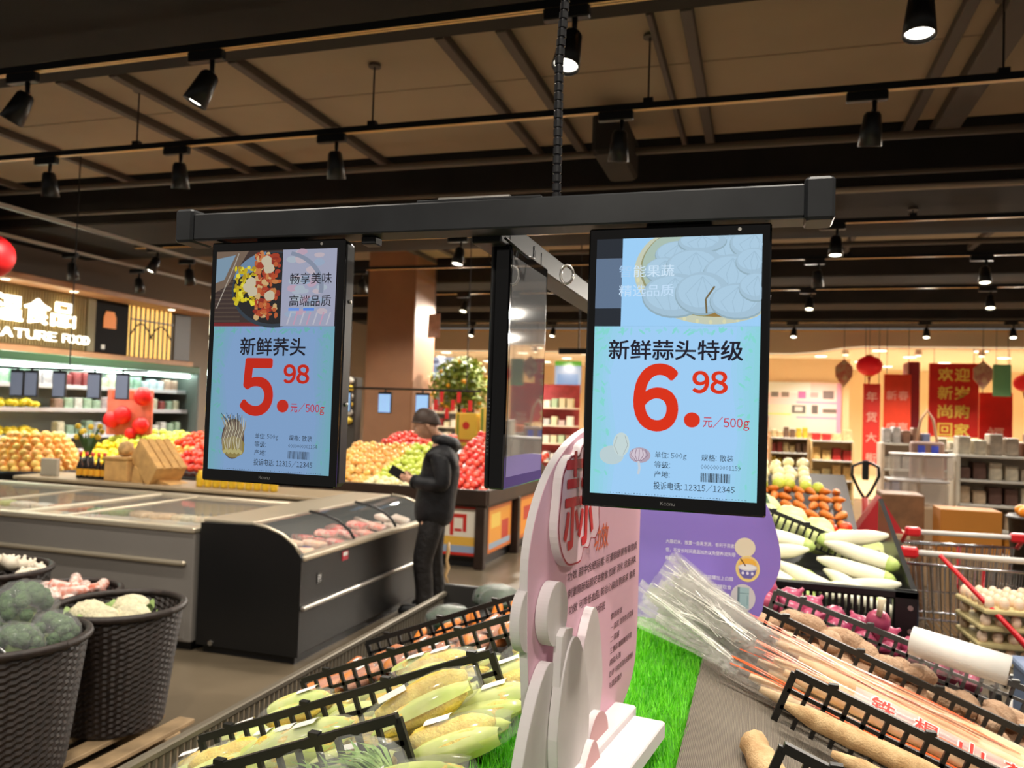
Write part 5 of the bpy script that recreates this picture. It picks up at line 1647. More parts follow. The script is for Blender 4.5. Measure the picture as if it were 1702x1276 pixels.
tag(MB().rbox(-6.62, -6.42, 6.05, 6.09, .836, 1.0, .004).build('plain_card', mat('card_grey', (176, 166, 150), .6)), 'plain grey card standing on the ledge beside the bottles', 'card')
vs = thing('flower_vase', 'dark vase with green stems and yellow blossoms on the ledge', 'vase', (-6.28, 6.28, .836))
MB().lathe([(.05, 0), (.07, .05), (.06, .14), (.05, .18)], 14).build('pot', M_black, vs, True)
qq = random.Random(12)
g = MB()
for i in range(60):
    a, L = qq.uniform(0, 6.28), qq.uniform(.15, .38)
    d = Vector((math.cos(a) * .45, math.sin(a) * .45, 1)).normalized()
    b0 = Vector((0, 0, .16))
    n = d.cross(Vector((0, 0, 1))).normalized() * .012
    g._add([b0, b0 + d * L * .6 + n, b0 + d * L, b0 + d * L * .6 - n], [(0, 1, 2, 3)])
g.build('leaves', mat('vase_leaf', (58, 92, 40), .6, var=.4, scale=20), vs, fix=False)['kind'] = 'stuff'
for i in range(9):
    a = i * .7
    MB().ball((.11 * math.cos(a), .11 * math.sin(a), .38 + .05 * (i % 3)), .028, n=8, m=6, wob=.1, seed=i).build('blossom', mat('blossom_yellow', (226, 190, 50), .6), vs, True)

# ------------------------------------------------------------------ fruit bins between freezer and chiller
def bin_(label, x, y, r, h, m):
    t = thing('round_bin', label, 'fruit bin', (x, y, 0))
    MB().lathe([(r * .86, 0), (r, h - .06), (r + .02, h - .05), (r + .02, h), (r - .03, h), (r - .05, h - .10)], 32, cap1=True).build('drum', m, t, True)
    return t
bin_('black round bin heaped with peaches at the left border', -7.30, 6.60, .50, .84, mat('bin_black', (20, 18, 18), .4))
def mound(mesh, name, label, cat, group, cx, cy, z, r, h, step=.10, seed=1):
    qq = random.Random(seed)
    zz = 0
    n = 0
    while True:
        rr_ = r * math.sqrt(max(0, 1 - zz / h))
        if rr_ < step * .5 or n > 150:
            break
        k = max(1, int(2 * PI * rr_ / step))
        for i in range(k):
            a = 2 * PI * (i + .5 * (int(zz / step) % 2)) / k
            o = link(name, mesh, None, (cx + rr_ * math.cos(a), cy + rr_ * math.sin(a), z + zz), (qq.uniform(0, 6), 0, qq.uniform(0, 6)), qq.uniform(.95, 1.08))
            tag(o, label, cat, group)
            n += 1
        zz += step * .55
mound(F_peach, 'peach', 'peach in the mound of the black round bin', 'peach', 'peaches in the round bin', -7.30, 6.60, .85, .45, .45)
MB().lathe([(.42, .70), (.35, .80), (.27, .93), (.17, 1.02), (.02, 1.06)], 24, cap0=False).build('fruit_core', mat('core_peach', (206, 150, 80), .7), [o for o in COL.objects if o.name == 'round_bin'][0], True)
ft = thing('fruit_table', 'long dark fruit table between the freezer and the chiller', 'fruit table', (-6.4, 7.6, 0))
MB().rbox(-1.1, 1.25, -.45, .55, .0, .80, .02).build('base', mat('table_dark', (34, 26, 24), .5), ft)
MB().prism([(-.45, .80), (.55, .80), (.55, 1.15), (-.40, .82)], -1.1, 1.25, 'x').build('bank', M_std, ft)
heap(F_lemon, 'lemon', 'yellow lemon on the dark fruit table beside the peach bin', 'lemon', 'lemons on the fruit table', -7.42, -6.80, 7.20, 7.75, .87, .20, layers=1)
heap(F_green, 'green_pear', 'green fruit in the back row of the dark fruit table', 'pear', 'green fruit at the back of the table', -7.45, -6.55, 7.80, 8.10, 1.08, .10, layers=1)
heap(F_orange, 'orange', 'orange on the dark fruit table behind the bottles', 'orange', 'oranges on the fruit table', -6.75, -6.15, 7.20, 7.75, .87, .2, layers=1)
heap(F_tom, 'tomato', 'red tomato beside the oranges on the dark fruit table', 'tomato', 'tomatoes on the fruit table', -6.5, -6.0, 7.80, 8.1, 1.08, .10, layers=1)
heap(F_apple, 'red_apple', 'red apple at the right end of the dark fruit table', 'apple', 'red apples on the fruit table', -6.1, -5.2, 7.20, 8.1, .88, .33, layers=1)
# red festive display with balloons
fd = thing('festive_display', 'pink and red festive card display with round red balloons behind the lemons', 'festive display', (-7.3, 7.9, 1.16), R(15))
MB().rbox(-.28, .28, -.02, .02, .0, .55, .01).build('card', mat('festive_pink', (226, 120, 96), .6, var=.3, scale=10), fd)
MB().rbox(-.22, .12, -.026, -.021, .44, .53, .002).build('title_strip', mat('festive_title', (206, 90, 60), .6), fd)
for i, (x, z, r) in enumerate(((.19, .47, .11), (-.18, .18, .10), (-.05, .24, .11), (.18, .12, .10), (.06, .02, .07))):
    MB().ball((x, -.08, z), r, r * .6, r, 16, 10).build('balloon', mat('balloon_red', (222, 26, 30), .4), fd, True)
# yellow fruit on the near part of two chiller shelves
for k, z in enumerate((1.175, 1.495)):
    heap(F_lemon, 'lemon', 'yellow fruit on the %s fruit shelf of the open chiller' % ('lower', 'upper')[k], 'lemon', 'yellow fruit on the %s chiller fruit shelf' % ('lower', 'upper')[k], -8.30, -8.06, 6.1, 7.35, z, 0, layers=1)

# ------------------------------------------------------------------ pillar, plant and far store front
pi_ = struct(MB().rbox(-5.74, -4.95, 10.9, 11.7, 0, 4.44, .02).build('pillar', mat('pillar_brown', (150, 106, 76), .6, var=.15, scale=2)))
sp = thing('pillar_sign', 'small pinkish hanging sign at the top of the pillar', 'sign', (-4.42, 10.4, 2.60), R(-10))
MB().rbox(-.10, .10, -.01, .01, 0, .34, .01).build('board', mat('sign_pinkish', (206, 160, 140), .6, var=.3, scale=12), sp)
MB().tube([(0, 0, .34), (0, 0, 1.0)], .005, 6).build('cord', M_black, sp)
pt = thing('kumquat_tree', 'bushy potted kumquat tree with red tags behind the fruit stand', 'potted tree', (-4.35, 11.35, 0))
MB().lathe([(.18, 0), (.24, .45), (.22, .45)], 16).build('pot', mat('pot_red', (150, 40, 30), .5), pt, True)
MB().tube([(0, 0, .4), (.02, 0, .9), (-.02, 0, 1.5), (0, 0, 2.0)], [.04, .035, .03, .015], 8).build('trunk', mat('trunk_brown', (84, 60, 40), .8), pt, True)
qq = random.Random(5)
g = MB()
for i in range(1500):
    a, e, r = qq.uniform(0, 6.28), qq.uniform(-1.2, 1.5), qq.uniform(.35, 1)
    c = Vector((.50 * r * math.cos(e) * math.cos(a), .50 * r * math.cos(e) * math.sin(a), 1.98 + .42 * r * math.sin(e)))
    d = Vector((qq.uniform(-1, 1), qq.uniform(-1, 1), qq.uniform(-.6, .8))).normalized() * .07
    n = d.cross(Vector((qq.uniform(-1, 1), qq.uniform(-1, 1), 1))).normalized() * .022
    g._add([c - d, c + n, c + d, c - n], [(0, 1, 2, 3)])
g.build('foliage', mat('kumquat_leaf', (96, 120, 40), .6, var=.5, scale=12, rgb2=(150, 160, 60)), pt, fix=False)['kind'] = 'stuff'
for i in range(26):
    a, e = qq.uniform(0, 6.28), qq.uniform(-1.2, 1.2)
    MB().ball((.47 * math.cos(e) * math.cos(a), .47 * math.cos(e) * math.sin(a), 1.95 + .40 * math.sin(e)), .03, n=7, m=5).build('kumquat', mat('kumquat_orange', (236, 170, 40), .5), pt, True)
for i in range(8):
    MB().box(-.03, .03, -.003, .003, -.16, .0).build('red_tag', mat('tag_festive', (206, 40, 40), .6), pt).location = (-.3 + .09 * i, -.45, 1.62 + .12 * (i % 3))
tw = thing('display_tower', 'narrow tower display with round yellow and white faces left of the pillar', 'display tower', (-5.40, 9.95, 0))
MB().rbox(-.09, .09, -.09, .09, 0, 2.0, .01).build('post', mat('tower_dark', (60, 54, 48), .6), tw)
for i in range(6):
    MB().ball((0, -.10, 1.40 + i * .11), .055, .03, .05, 12, 8).build('round_face', mat('face_%d' % (i % 2), ((226, 196, 70), (220, 216, 206))[i % 2], .5), tw, True)

# soffit and ceiling of the bright far zone
M_soff = mat('far_soffit', (232, 202, 164), .7)
M_cream = mat('far_cream_wall', (226, 204, 168), .7)
M_farceil = mat('far_ceiling', (236, 226, 206), .7)
sf = struct(MB().prism([(-16, 3.5), (-16, 3.0), (.6, 3.0), (1.1, 3.04), (1.6, 3.13), (2.0, 3.16), (14, 3.16), (14, 3.5)], 17.95, 18.25).build('trim_1', M_soff))
MB().prism([(-16, 3.0), (.6, 3.0), (1.1, 3.04), (1.6, 3.13), (2.0, 3.16), (14, 3.16), (14, 3.185), (2.0, 3.185), (1.6, 3.155), (1.1, 3.065), (.6, 3.025), (-16, 3.025)], 17.93, 17.949).build('soffit_edge', mat('soffit_edge_glow', (250, 226, 186), .5, emit=.7), sf)  # glow added so the edge reads as a bright line
struct(MB().box(-16, 14, 17.94, 17.96, 3.49, 3.53).build('trim_2', mat('soffit_lip', (236, 190, 120), .5)))
struct(MB().box(-16, 14, 18.25, 30, 3.24, 3.34).build('ceiling_far', M_farceil))
wf = struct(MB().box(-16, 14, 27.0, 27.2, 0, 3.3).build('wall_far', M_cream))
struct(MB().box(13, 13.2, 4, 30, 0, 3.5).build('wall_right', M_cream))
struct(MB().box(-16.2, -16, 10, 30, 0, 3.5).build('wall_side', M_cream))
struct(MB().box(-16, -9.3, 11.8, 12.0, 0, 4.44).build('wall_back', mat('wall_warm_grey', (120, 106, 92), .8)))
struct(MB().box(-16, -9.3, 12, 17.9, 3.6, 4.4).build('ceiling_side', M_darkceil))
struct(MB().box(-16, -11, -4, 30, -.1, 0).build('floor_side', M_floor))
struct(MB().box(12, 14, -4, 30, -.1, 0).build('floor_edge', M_floor))
struct(MB().box(-16, 14, 18.3, 27, .001, .012).build('floor_far', mat('far_cream_floor', (226, 202, 166), .35)))
# round downlights in the far ceiling
far_data = bpy.data.lights.new('far_downlight', 'SPOT')
far_data.energy = 420
far_data.color = (1.0, .88, .72)
far_data.spot_size = R(140)
far_data.spot_blend = .8
far_data.shadow_soft_size = .1
n = 0
dm_ = MB().lathe([(.16, -.02), (.16, 0)], 18).mesh('ring', M_white)
dl_ = MB().lathe([(.14, -.026), (.14, -.0205)], 18).mesh('lens', mat('far_lens', (255, 246, 224), .4, emit=4.5))
for r_, yy in enumerate((19.4, 21.2, 23.0, 24.8)):
    for i in range(13):
        x = -13.5 + i * 2.0 + (r_ % 2) * .9
        t = thing('recessed_downlight', 'round white downlight in row %s of the bright far ceiling' % ORD[r_], 'downlight', (x, yy, 3.24), 0, 'downlights of the far ceiling, row %s' % ORD[r_])
        link('ring', dm_, t)
        link('lens', dl_, t)
        if (i + r_) % 2 == 0:
            link('far_spot', far_data, t, (0, 0, -.05))
# far shops seen between the displays
def panel(name, label, cat, x0, x1, y, z0, z1, m, d=.06):
    return tag(MB().rbox(x0, x1, y, y + d, z0, z1, .01).build(name, m), label, cat)
def board(name, label, cat, x0, x1, y, z0, z1, base, rects, emit=0.0, group=None):
    t = thing(name, label, cat, ((x0 + x1) / 2, y, z0), 0, group)
    MB().rbox(x0 - (x0 + x1) / 2, x1 - (x0 + x1) / 2, 0, .06, 0, z1 - z0, .01).build('panel', mat(name + '_base_%d_%d_%d' % base, base, .5), t)
    if name == 'shop_sign':
        MB().tube([(0, .03, z1 - z0), (0, .03, 3.24 - z0)], .01, 6).build('hanger', M_black, t)
    p = Print(.0002)
    w, h = x1 - x0, z1 - z0
    p.rect(0, w, 0, h, base)
    for a, b, c, d, col in rects:
        p.rect(a * w, b * w, c * h, d * h, col)
    p.build('print', print_mat('board_lit_%.1f' % emit, .5, emit) if emit else print_mat('poster_print', .5), t, (-w / 2, -.002, 0), FRONT)
    return t
board('shop_sign', 'white and blue lit shop sign far away right of the pillar', 'shop sign', -9.9, -9.05, 23.0, 2.55, 3.2, (196, 206, 226), [(.1, .9, .3, .6, (150, 170, 206)), (.1, .5, .7, .85, (90, 100, 130))], .8)
board('shop_sign', 'small shop sign with a yellow square among the dark far frames', 'shop sign', -8.75, -8.25, 23.0, 2.35, 2.95, (200, 190, 196), [(.45, .95, .3, .8, (240, 206, 40))], .6)
board('shop_sign', 'far lit screen with a green header right of the edge-on display', 'shop sign', -5.9, -5.1, 23.2, 2.2, 3.15, (190, 206, 226), [(0, 1, .85, 1, (120, 200, 60)), (.1, .9, .2, .6, (140, 180, 226))], .7)
M_fdark = mat('far_dark_frame', (40, 38, 40), .5)
for i, (x0, x1, z0, z1) in enumerate(((-10.6, -10.2, 0, 3.1), (-9.0, -8.8, 1.2, 3.1), (-8.2, -7.6, 0, 3.0), (-7.0, -6.7, 0, 3.0), (-12.6, -12.3, 0, 3.1))):
    panel('shop_column', 'dark shop front column, %s from the left in the far distance' % ORD[i], 'column', x0, x1, 24.0, z0, z1, M_fdark, .3)
for i, (x0, x1, z1, c) in enumerate(((-13.8, -12.7, 2.6, (120, 140, 186)), (-10.0, -8.4, 2.1, (150, 156, 160)), (-7.5, -6.2, 1.9, (96, 110, 90)), (-6.1, -4.9, 2.4, (176, 70, 80)), (-4.6, -3.2, 1.8, (150, 140, 120)), (-2.9, -1.2, 1.9, (190, 160, 120)), (-.9, .2, 1.7, (186, 120, 90)))):
    t = thing('shop_shelf', 'far shop shelving unit, %s from the left behind the displays' % ORD[i], 'shelving', ((x0 + x1) / 2, 22.0, .012))
    w = (x1 - x0) / 2
    MB().rbox(-w, w, .2, .26, 0, z1, .01).build('back', mat('farshelf_%d' % i, c, .6, var=.3, scale=5), t)
    for k in range(4):
        MB().rbox(-w, w, -.2, .2, .2 + k * (z1 - .4) / 4, .24 + k * (z1 - .4) / 4, .004).build('shelf', M_white, t)
    qf = random.Random(i)
    for k in range(4):
        for j in range(int(2 * w / .22)):
            hh = qf.uniform(.12, .26)
            MB().box(-w + .04 + j * .22, -w + .20 + j * .22, -.15, .1, .245 + k * (z1 - .4) / 4, .245 + hh + k * (z1 - .4) / 4).build('goods', mat('fargoods_%d' % qf.randrange(8), PC[qf.randrange(8)], .6), t)
# hanging frame right of the edge-on display
hf = thing('dark_screen_frame', 'dark empty hanging frame just left of the garlic display', 'frame', (-2.15, 9.6, 1.45))
MB().rbox(-.25, .25, -.02, .02, .88, .95, .005).build('top_bar', M_black, hf)
MB().rbox(.10, .25, -.03, .03, 0, .88, .005).build('upright', M_black, hf)
MB().tube([(0, 0, .95), (0, 0, 2.5)], .008, 6).build('hanger', M_black, hf)

# ------------------------------------------------------------------ bright far zone on the right
board('appliance_board', 'white and pink wall board with rows of appliance pictures', 'wall board', .1, 2.0, 22.4, 1.30, 2.62, (226, 206, 208), [(0, .55, 0, .55, (206, 216, 200)), (.0, .6, .78, 1, (216, 226, 226)), (.42, .98, .58, .62, (236, 150, 190)), (.42, .98, .28, .32, (236, 150, 190)), (.0, .35, .34, .37, (200, 220, 120)), (.08, .18, .70, .80, (120, 116, 116)), (.22, .32, .70, .80, (130, 120, 116)), (.44, .54, .68, .82, (232, 110, 170)), (.60, .70, .70, .80, (176, 160, 166)), (.76, .90, .68, .84, (120, 112, 116)), (.36, .54, .38, .54, (96, 96, 96)), (.40, .50, .42, .51, (200, 200, 200)), (.62, .70, .38, .55, (96, 92, 92)), (.76, .94, .40, .48, (110, 104, 100)), (.94, 1, 0, 1, (206, 150, 190))])
struct(MB().box(-.1, 2.2, 22.47, 22.6, .012, 3.24).build('wall_partition', M_cream))
M_gold = mat('banner_gold', (250, 222, 96), .45)
def banner(label, x0, x1, y, z0, z1, rgb, body, cols, size, gold=None):
    t = thing('red_banner', label, 'banner', ((x0 + x1) / 2, y, z0))
    w = (x1 - x0) / 2
    MB().rbox(-w, w, 0, .04, 0, z1 - z0, .008).build('cloth', mat('banner_%d_%d_%d' % rgb, rgb, .6, var=.15, scale=3), t)
    for s in (-1, 1):
        MB().tube([(s * w * .8, .02, z1 - z0), (s * w * .8, .02, (3.56 if y < 17.9 else 3.24 if y > 18.25 else 3.17) - z0)], .006, 6).build('cord', M_black, t)
    rows = [body[i:i + cols] for i in range(0, len(body), cols)]
    for r_, s_ in enumerate(rows):
        for c_, ch in enumerate(s_):
            if ch != ' ':
                text('lettering', ch, size, ((c_ - (cols - 1) / 2) * size * 1.12, -.004, (z1 - z0) - (r_ + .75) * (z1 - z0) / len(rows) + .05), FRONT, gold or M_gold, t, .03, fitw=size, fith=size, res=1)
    return t
banner('tall red banner with gold festive characters on the right', 3.25, 4.15, 18.0, 1.38, 2.86, (226, 40, 26), '欢迎新岁尚购回家', 2, .27)
banner('slim red poster with pale characters left of the orange one', 1.98, 2.30, 17.6, .75, 2.40, (226, 56, 46), '年货大街', 1, .20, mat('banner_pale', (236, 170, 150), .5))
banner('wide orange and red festive poster beside the slim red one', 2.36, 2.86, 17.6, .70, 2.60, (240, 66, 30), '新春盛惠福到', 2, .19, mat('banner_pink', (240, 150, 130), .5))
banner('red poster behind the green hanging sign at the right', 4.25, 4.85, 18.4, 1.1, 2.3, (230, 44, 34), '福', 1, .3, mat('banner_pale', (236, 170, 150), .5))
gs = thing('green_hanging_sign', 'green rounded hanging sign in front of red posters', 'hanging sign', (4.44, 17.56, 2.2))
MB().rbox(-.16, .16, -.015, .015, 0, .62, .08).build('panel', mat('sign_green', (120, 186, 134), .5), gs)
for s in (-.1, .1):
    MB().tube([(s, 0, .61), (s, 0, 1.36)], .004, 6).build('cord', M_black, gs)
tag(MB().rbox(2.9, 3.12, 18.2, 18.9, 0, 2.9, .02).build('maroon_column', mat('maroon_panel', (126, 34, 46), .5)), 'maroon column panel between the posters', 'column')
def lantern(label, x, y, z, r):
    t = thing('red_lantern', label, 'lantern', (x, y, z))
    b = MB()
    b.grid(lambda u, v: (r * (1 + .03 * math.cos(16 * 2 * PI * u)) * math.cos(-PI / 2 + PI * v) * math.cos(2 * PI * u), r * (1 + .03 * math.cos(16 * 2 * PI * u)) * math.cos(-PI / 2 + PI * v) * math.sin(2 * PI * u), r * .85 * math.sin(-PI / 2 + PI * v)), 32, 12)
    b.build('shade', mat('lantern_silk', (214, 22, 26), .5, emit=.25), t, True)
    for s in (-1, 1):
        MB().lathe([(r * .3, s * r * .85 - .015), (r * .3, s * r * .85 + .015)], 12).build('cap_ring', mat('lantern_gold', (220, 180, 80), .4, metal=.5), t)
    MB().lathe([(.012, -r * 1.5), (.03, -r * .9)], 8).build('tassel', mat('tassel_red', (150, 30, 26), .7), t)
    MB().tube([(0, 0, r * .85), (0, 0, (3.56 if y < 17.9 else 3.24) - z)], .005, 6).build('cord', M_black, t)
    return t
lantern('round red silk lantern hanging in the bright far zone', 2.06, 17.4, 2.75, .24)
lantern('smaller red lantern at the right border behind the green sign', 5.0, 18.2, 2.5, .20)
for i, (x, z) in enumerate(((1.58, 2.62), (4.05, 2.62))):
    t = thing('festive_pendant', ('red and beige festive pendant left of the round lantern', 'red and grey festive pendant beside the green sign')[i], 'pendant', (x, 17.3, z))
    MB().prism([(-.16, .1), (0, .25), (.16, .1), (.16, -.1), (0, -.32), (-.16, -.1)], -.02, .02).build('card', mat('pendant_red_%d' % i, ((206, 90, 70), (170, 90, 84))[i], .6, var=.5, scale=8, rgb2=(200, 170, 130)), t)
    MB().tube([(0, 0, .25), (0, 0, 3.56 - z)], .005, 6).build('cord', M_black, t)
# track spots of the far zone
for i, (x, yy) in enumerate(((.7, 18.9), (1.75, 18.9), (3.2, 18.9), (4.4, 18.9), (5.4, 18.9))):
    t = thing('ceiling_spot', 'small white ceiling spot, %s from the left behind the curved soffit' % ORD[i], 'spotlight', (x, yy, 3.24), 0, 'spots behind the soffit')
    MB().lathe([(.05, -.16), (.08, -.12), (.05, 0)], 12).build('cone', M_white, t, True)
    MB().lathe([(.048, -.168), (.048, -.161)], 12).build('lens', M_lens_dim, t)
# low shelves in the bright zone
def low_shelf(label, x0, x1, y, h, rows, cols, mback, palette, seed, d=.4):
    t = thing('goods_shelf', label, 'shelf', ((x0 + x1) / 2, y, .012))
    w = (x1 - x0) / 2
    MB().rbox(-w, w, d / 2 - .03, d / 2, 0, h, .006).build('back', mback, t)
    for s in (-1, 1):
        MB().rbox(s * w - .02, s * w + .02, -d / 2, d / 2, 0, h, .004).build('side', mback, t)
    qf = random.Random(seed)
    for k in range(rows + 1):
        z = .06 + k * (h - .08) / rows
        MB().rbox(-w, w, -d / 2, d / 2 - .03, z, z + .025, .004).build('shelf', M_white, t)
    gap = (h - .08) / rows
    n_ = 0
    for k in range(rows + 1):
        z = .086 + k * (h - .08) / rows
        for j in range(cols):
            hh = gap * qf.uniform(.45, .75) if k < rows else qf.uniform(.12, .22)
            x = x0 + (j + .5) * (x1 - x0) / cols
            ww = (x1 - x0) / cols * .4
            o = MB().rbox(-ww, ww, -d * .3, d * .25, 0, hh, .01).build('shelf_goods', mat('goods_%d_%d_%d' % palette[(j // 2 + k) % len(palette)], palette[(j // 2 + k) % len(palette)], .5, var=.3, scale=15))
            o.location = (x, y, z + .012)
            tag(o, 'packaged goods on the ' + label, 'packaged goods', 'goods on the ' + label)
    return t
low_shelf('wooden shelf of jars below the appliance board', .20, .90, 16.8, 1.25, 4, 6, mat('shelf_wood', (190, 150, 100), .6), [(206, 180, 130), (120, 90, 70), (226, 190, 60), (150, 60, 50)], 3)
t = low_shelf('red and cream counter shelf beside the slim red poster', .96, 1.72, 16.9, 1.22, 3, 4, mat('counter_cream', (226, 196, 140), .6), [(200, 50, 46), (226, 206, 150), (232, 190, 120)], 4)
low_shelf('white wire shelf of pots at the right border', 1.9, 2.75, 9.2, 1.30, 5, 6, mat('wire_white', (236, 226, 206), .5), [(206, 190, 170), (150, 96, 70), (236, 160, 60), (206, 180, 150), (110, 80, 70), (226, 214, 190)], 6)
low_shelf('second white shelf of pots further right', 2.8, 3.6, 10.2, 1.35, 5, 6, mat('wire_white', (206, 198, 184), .5), [(196, 186, 172), (120, 100, 92), (226, 190, 120), (150, 60, 50)], 8)
low_shelf('grey shelf of glassware behind the pallet jack', 1.45, 2.0, 11.0, 1.35, 4, 5, mat('glass_shelf', (206, 186, 164), .5), [(196, 190, 186), (150, 110, 90), (120, 130, 170), (206, 200, 190)], 9)
low_shelf('far beige shelf under the tall red banner', 3.0, 4.9, 16.0, 1.15, 3, 10, mat('shelf_wood', (190, 150, 100), .6), [(206, 180, 130), (226, 120, 60), (190, 50, 40), (230, 220, 200)], 10)
# clear storage boxes
M_clear = mat('clear_box_plastic', (206, 196, 186), .1, alpha=.38, spec=.8)
for i, (x, z) in enumerate(((1.38, .80), (1.66, .80), (1.42, 1.06), (1.70, 1.06))):
    t = thing('clear_storage_box', 'clear plastic storage box, %s of the stack behind the carts' % ('lower left', 'lower right', 'upper left', 'upper right')[i], 'storage box', (x, 9.0, z))
    MB().rbox(-.13, .13, -.16, .16, 0, .23, .02).build('box', M_clear, t)
    MB().rbox(-.138, .138, -.17, .17, .23, .25, .008).build('lid', mat('box_lid', (206, 200, 196), .4), t)
tag(MB().rbox(1.2, 1.86, 8.82, 9.25, .0, .79, .02).build('display_plinth', mat('plinth_beige', (170, 142, 110), .6)), 'beige plinth under the clear storage boxes', 'plinth')
hb = thing('woven_handle_bag', 'tall pale bag with a looped handle behind the clear boxes', 'bag', (1.72, 9.6, 0))
MB().rbox(-.16, .16, -.08, .08, 1.0, 1.42, .02).build('bag', mat('bag_grey', (150, 120, 110), .6), hb)
MB().rbox(-.2, .2, -.12, .12, 0, 1.0, .02).build('stand', mat('bag_stand', (150, 136, 120), .6), hb)
MB().tube([(-.10, 0, 1.42), (-.06, 0, 1.66), (0, 0, 1.76), (.06, 0, 1.66), (.10, 0, 1.42)], .014, 8).build('handle', mat('handle_straw', (206, 170, 140), .6), hb, True)
for i in range(2):
    MB().box(-.10 + i * .13, -.03 + i * .13, -.085, -.081, 1.28, 1.38).build('blue_mark', mat('mark_blue', (70, 90, 230), .4), hb)
# pallet jack handle
pj = thing('pallet_jack', 'red pallet jack with a black looped handle', 'pallet jack', (.93, 8.0, 0))
MB().tube([(0, 0, .12), (0, 0, .92)], .028, 10).build('shaft', mat('jack_red', (170, 40, 30), .4), pj, True)
MB().tube([(0, 0, .90), (-.05, 0, .98), (-.115, 0, 1.12), (-.11, 0, 1.20), (-.04, 0, 1.235), (.04, 0, 1.235), (.11, 0, 1.20), (.115, 0, 1.12), (.05, 0, .98), (0, 0, .90)], .014, 8).build('loop_handle', M_black, pj, True)
MB().rbox(-.028, .028, -.03, .03, 1.08, 1.26, .01).build('grip_block', M_black, pj)
MB().rbox(-.10, .10, -.12, .08, .04, .20, .02).build('pump', mat('jack_red', (170, 40, 30), .4), pj)
for s in (-1, 1):
    MB().rbox(s * .18 - .07, s * .18 + .07, .08, 1.1, .04, .09, .01).build('fork', mat('jack_red', (170, 40, 30), .4), pj)
    MB().tube([(s * .05 - .02, -.06, .04), (s * .05 + .02, -.06, .04)], .038, 12).build('wheel', M_black, pj)
# cartons
cbx = thing('cardboard_carton', 'plain orange-brown cardboard carton behind the shopping carts', 'carton', (1.56, 7.05, .0))
MB().rbox(-.22, .20, -.15, .15, .62, .96, .005).build('box', mat('carton_card', (176, 112, 36), .7, var=.08, scale=3), cbx)
MB().rbox(-.25, .24, -.18, .18, .0, .62, .01).build('stack_base', mat('carton_base', (150, 120, 86), .7), cbx)
MB().box(.2005, .202, -.12, .12, .66, .92).build('side_print', mat('carton_side', (206, 190, 150), .7), cbx)
tag(MB().rbox(.98, 1.30, 7.3, 7.7, .0, 1.02, .01).build('brown_wooden_box', mat('box_brownwood', (130, 92, 60), .6, var=.3, scale=10)), 'brown slatted wooden box beside the red tent card', 'box')
tag(MB().prism([(-.16, 0), (.16, 0), (0, .26)], -.12, .12).build('red_tent_card', mat('tent_red', (170, 30, 36), .5)), 'red folded tent card left of the brown wooden box', 'card').location = (.86, 6.6, .80)
tag(MB().rbox(.66, 1.06, 6.45, 6.75, 0, .80, .01).build('card_plinth', mat('plinth_beige', (170, 142, 110), .6)), 'beige plinth under the red tent card', 'plinth')
bo = thing('fruit_basket', 'dark wicker basket of oranges at the right border', 'basket', (2.02, 6.9, 0))
MB().lathe([(.16, 0), (.22, .92), (.24, .93), (.22, .95), (.19, .88)], 24).build('weave', M_wick, bo, True)
for i in range(14):
    a = i * 2.4
    r = .045 * math.sqrt(i)
    tag(link('orange', F_orange, None, (2.02 + r * math.cos(a), 6.9 + r * math.sin(a), 1.03 - r * .35), (i, 0, 0)), 'orange in the dark wicker basket at the right border', 'orange', 'oranges in the basket')

# ------------------------------------------------------------------ radish crate and the stand behind it
rc = thing('radish_crate', 'black slatted crate with white radishes at the end of the island', 'crate', (.24, 3.95, 0))
M_blk2 = mat('crate_black', (16, 16, 17), .35)
MB().rbox(-.36, .34, -.48, .50, .05, .74, .01).build('base', M_blk2, rc)
MB().rbox(-.38, .36, -.50, -.47, .92, .955, .006).build('front_rail', M_blk2, rc)
MB().rbox(-.38, .36, -.50, -.47, .74, .77, .006).build('front_rail', M_blk2, rc)
slm = MB().rbox(-.006, .006, -.495, -.475, .765, .925, .002).mesh('front_slat', M_blk2)
for i in range(27):
    link('front_slat', slm, rc, (-.36 + i * .0235, 0, 0))
MB().rbox(.27, .36, -.50, -.46, .70, .955, .006).build('corner_plate', M_blk2, rc)
for z in (.80, .89):
    MB().tube([(.33, -.505, z), (.33, -.50, z)], .010, 10).build('rivet', M_steel, rc)
MB().prism([(-.49, .95), (-.46, .95), (.5, 1.22), (.5, .75), (-.49, .75)], .34, .36, 'x').build('side_panel', M_blk2, rc)
MB().prism([(-.46, .76), (.5, 1.02), (.5, .75), (-.46, .75)], -.36, .34, 'x').build('bank', M_blk2, rc)
M_rad = mat('radish_white', (236, 232, 206), .4, var=.15, scale=8)
rad_m = MB().tube([(-.17 + .034 * i, .004 * math.sin(i), 0) for i in range(11)], [.008, .022, .031, .036, .038, .039, .040, .040, .039, .034, .020], 12).mesh('radish', M_rad, True)
rad_g = MB().tube([(.13, 0, 0), (.165, 0, 0), (.185, 0, 0)], [.040, .030, .012], 12).mesh('green_top', mat('radish_green', (176, 196, 110), .5), True)
qf = random.Random(14)
k = 0
for r_ in range(5):
    for c_ in range(2):
        t = thing('white_radish', 'long white radish in the black crate, row %s from the front' % ORD[r_], 'radish', (.10 + c_ * .30 + qf.uniform(-.03, .03), 3.55 + r_ * .085, .845 + r_ * .055 + .02 * (k % 2)), 0, 'white radishes in the crate')
        t.rotation_euler = (0, R(12), R(-16) + qf.uniform(-.25, .25) + (PI if k % 3 == 0 else 0))
        link('root', rad_m, t, None, None, .9)
        link('green_top', rad_g, t, None, None, .9)
        k += 1
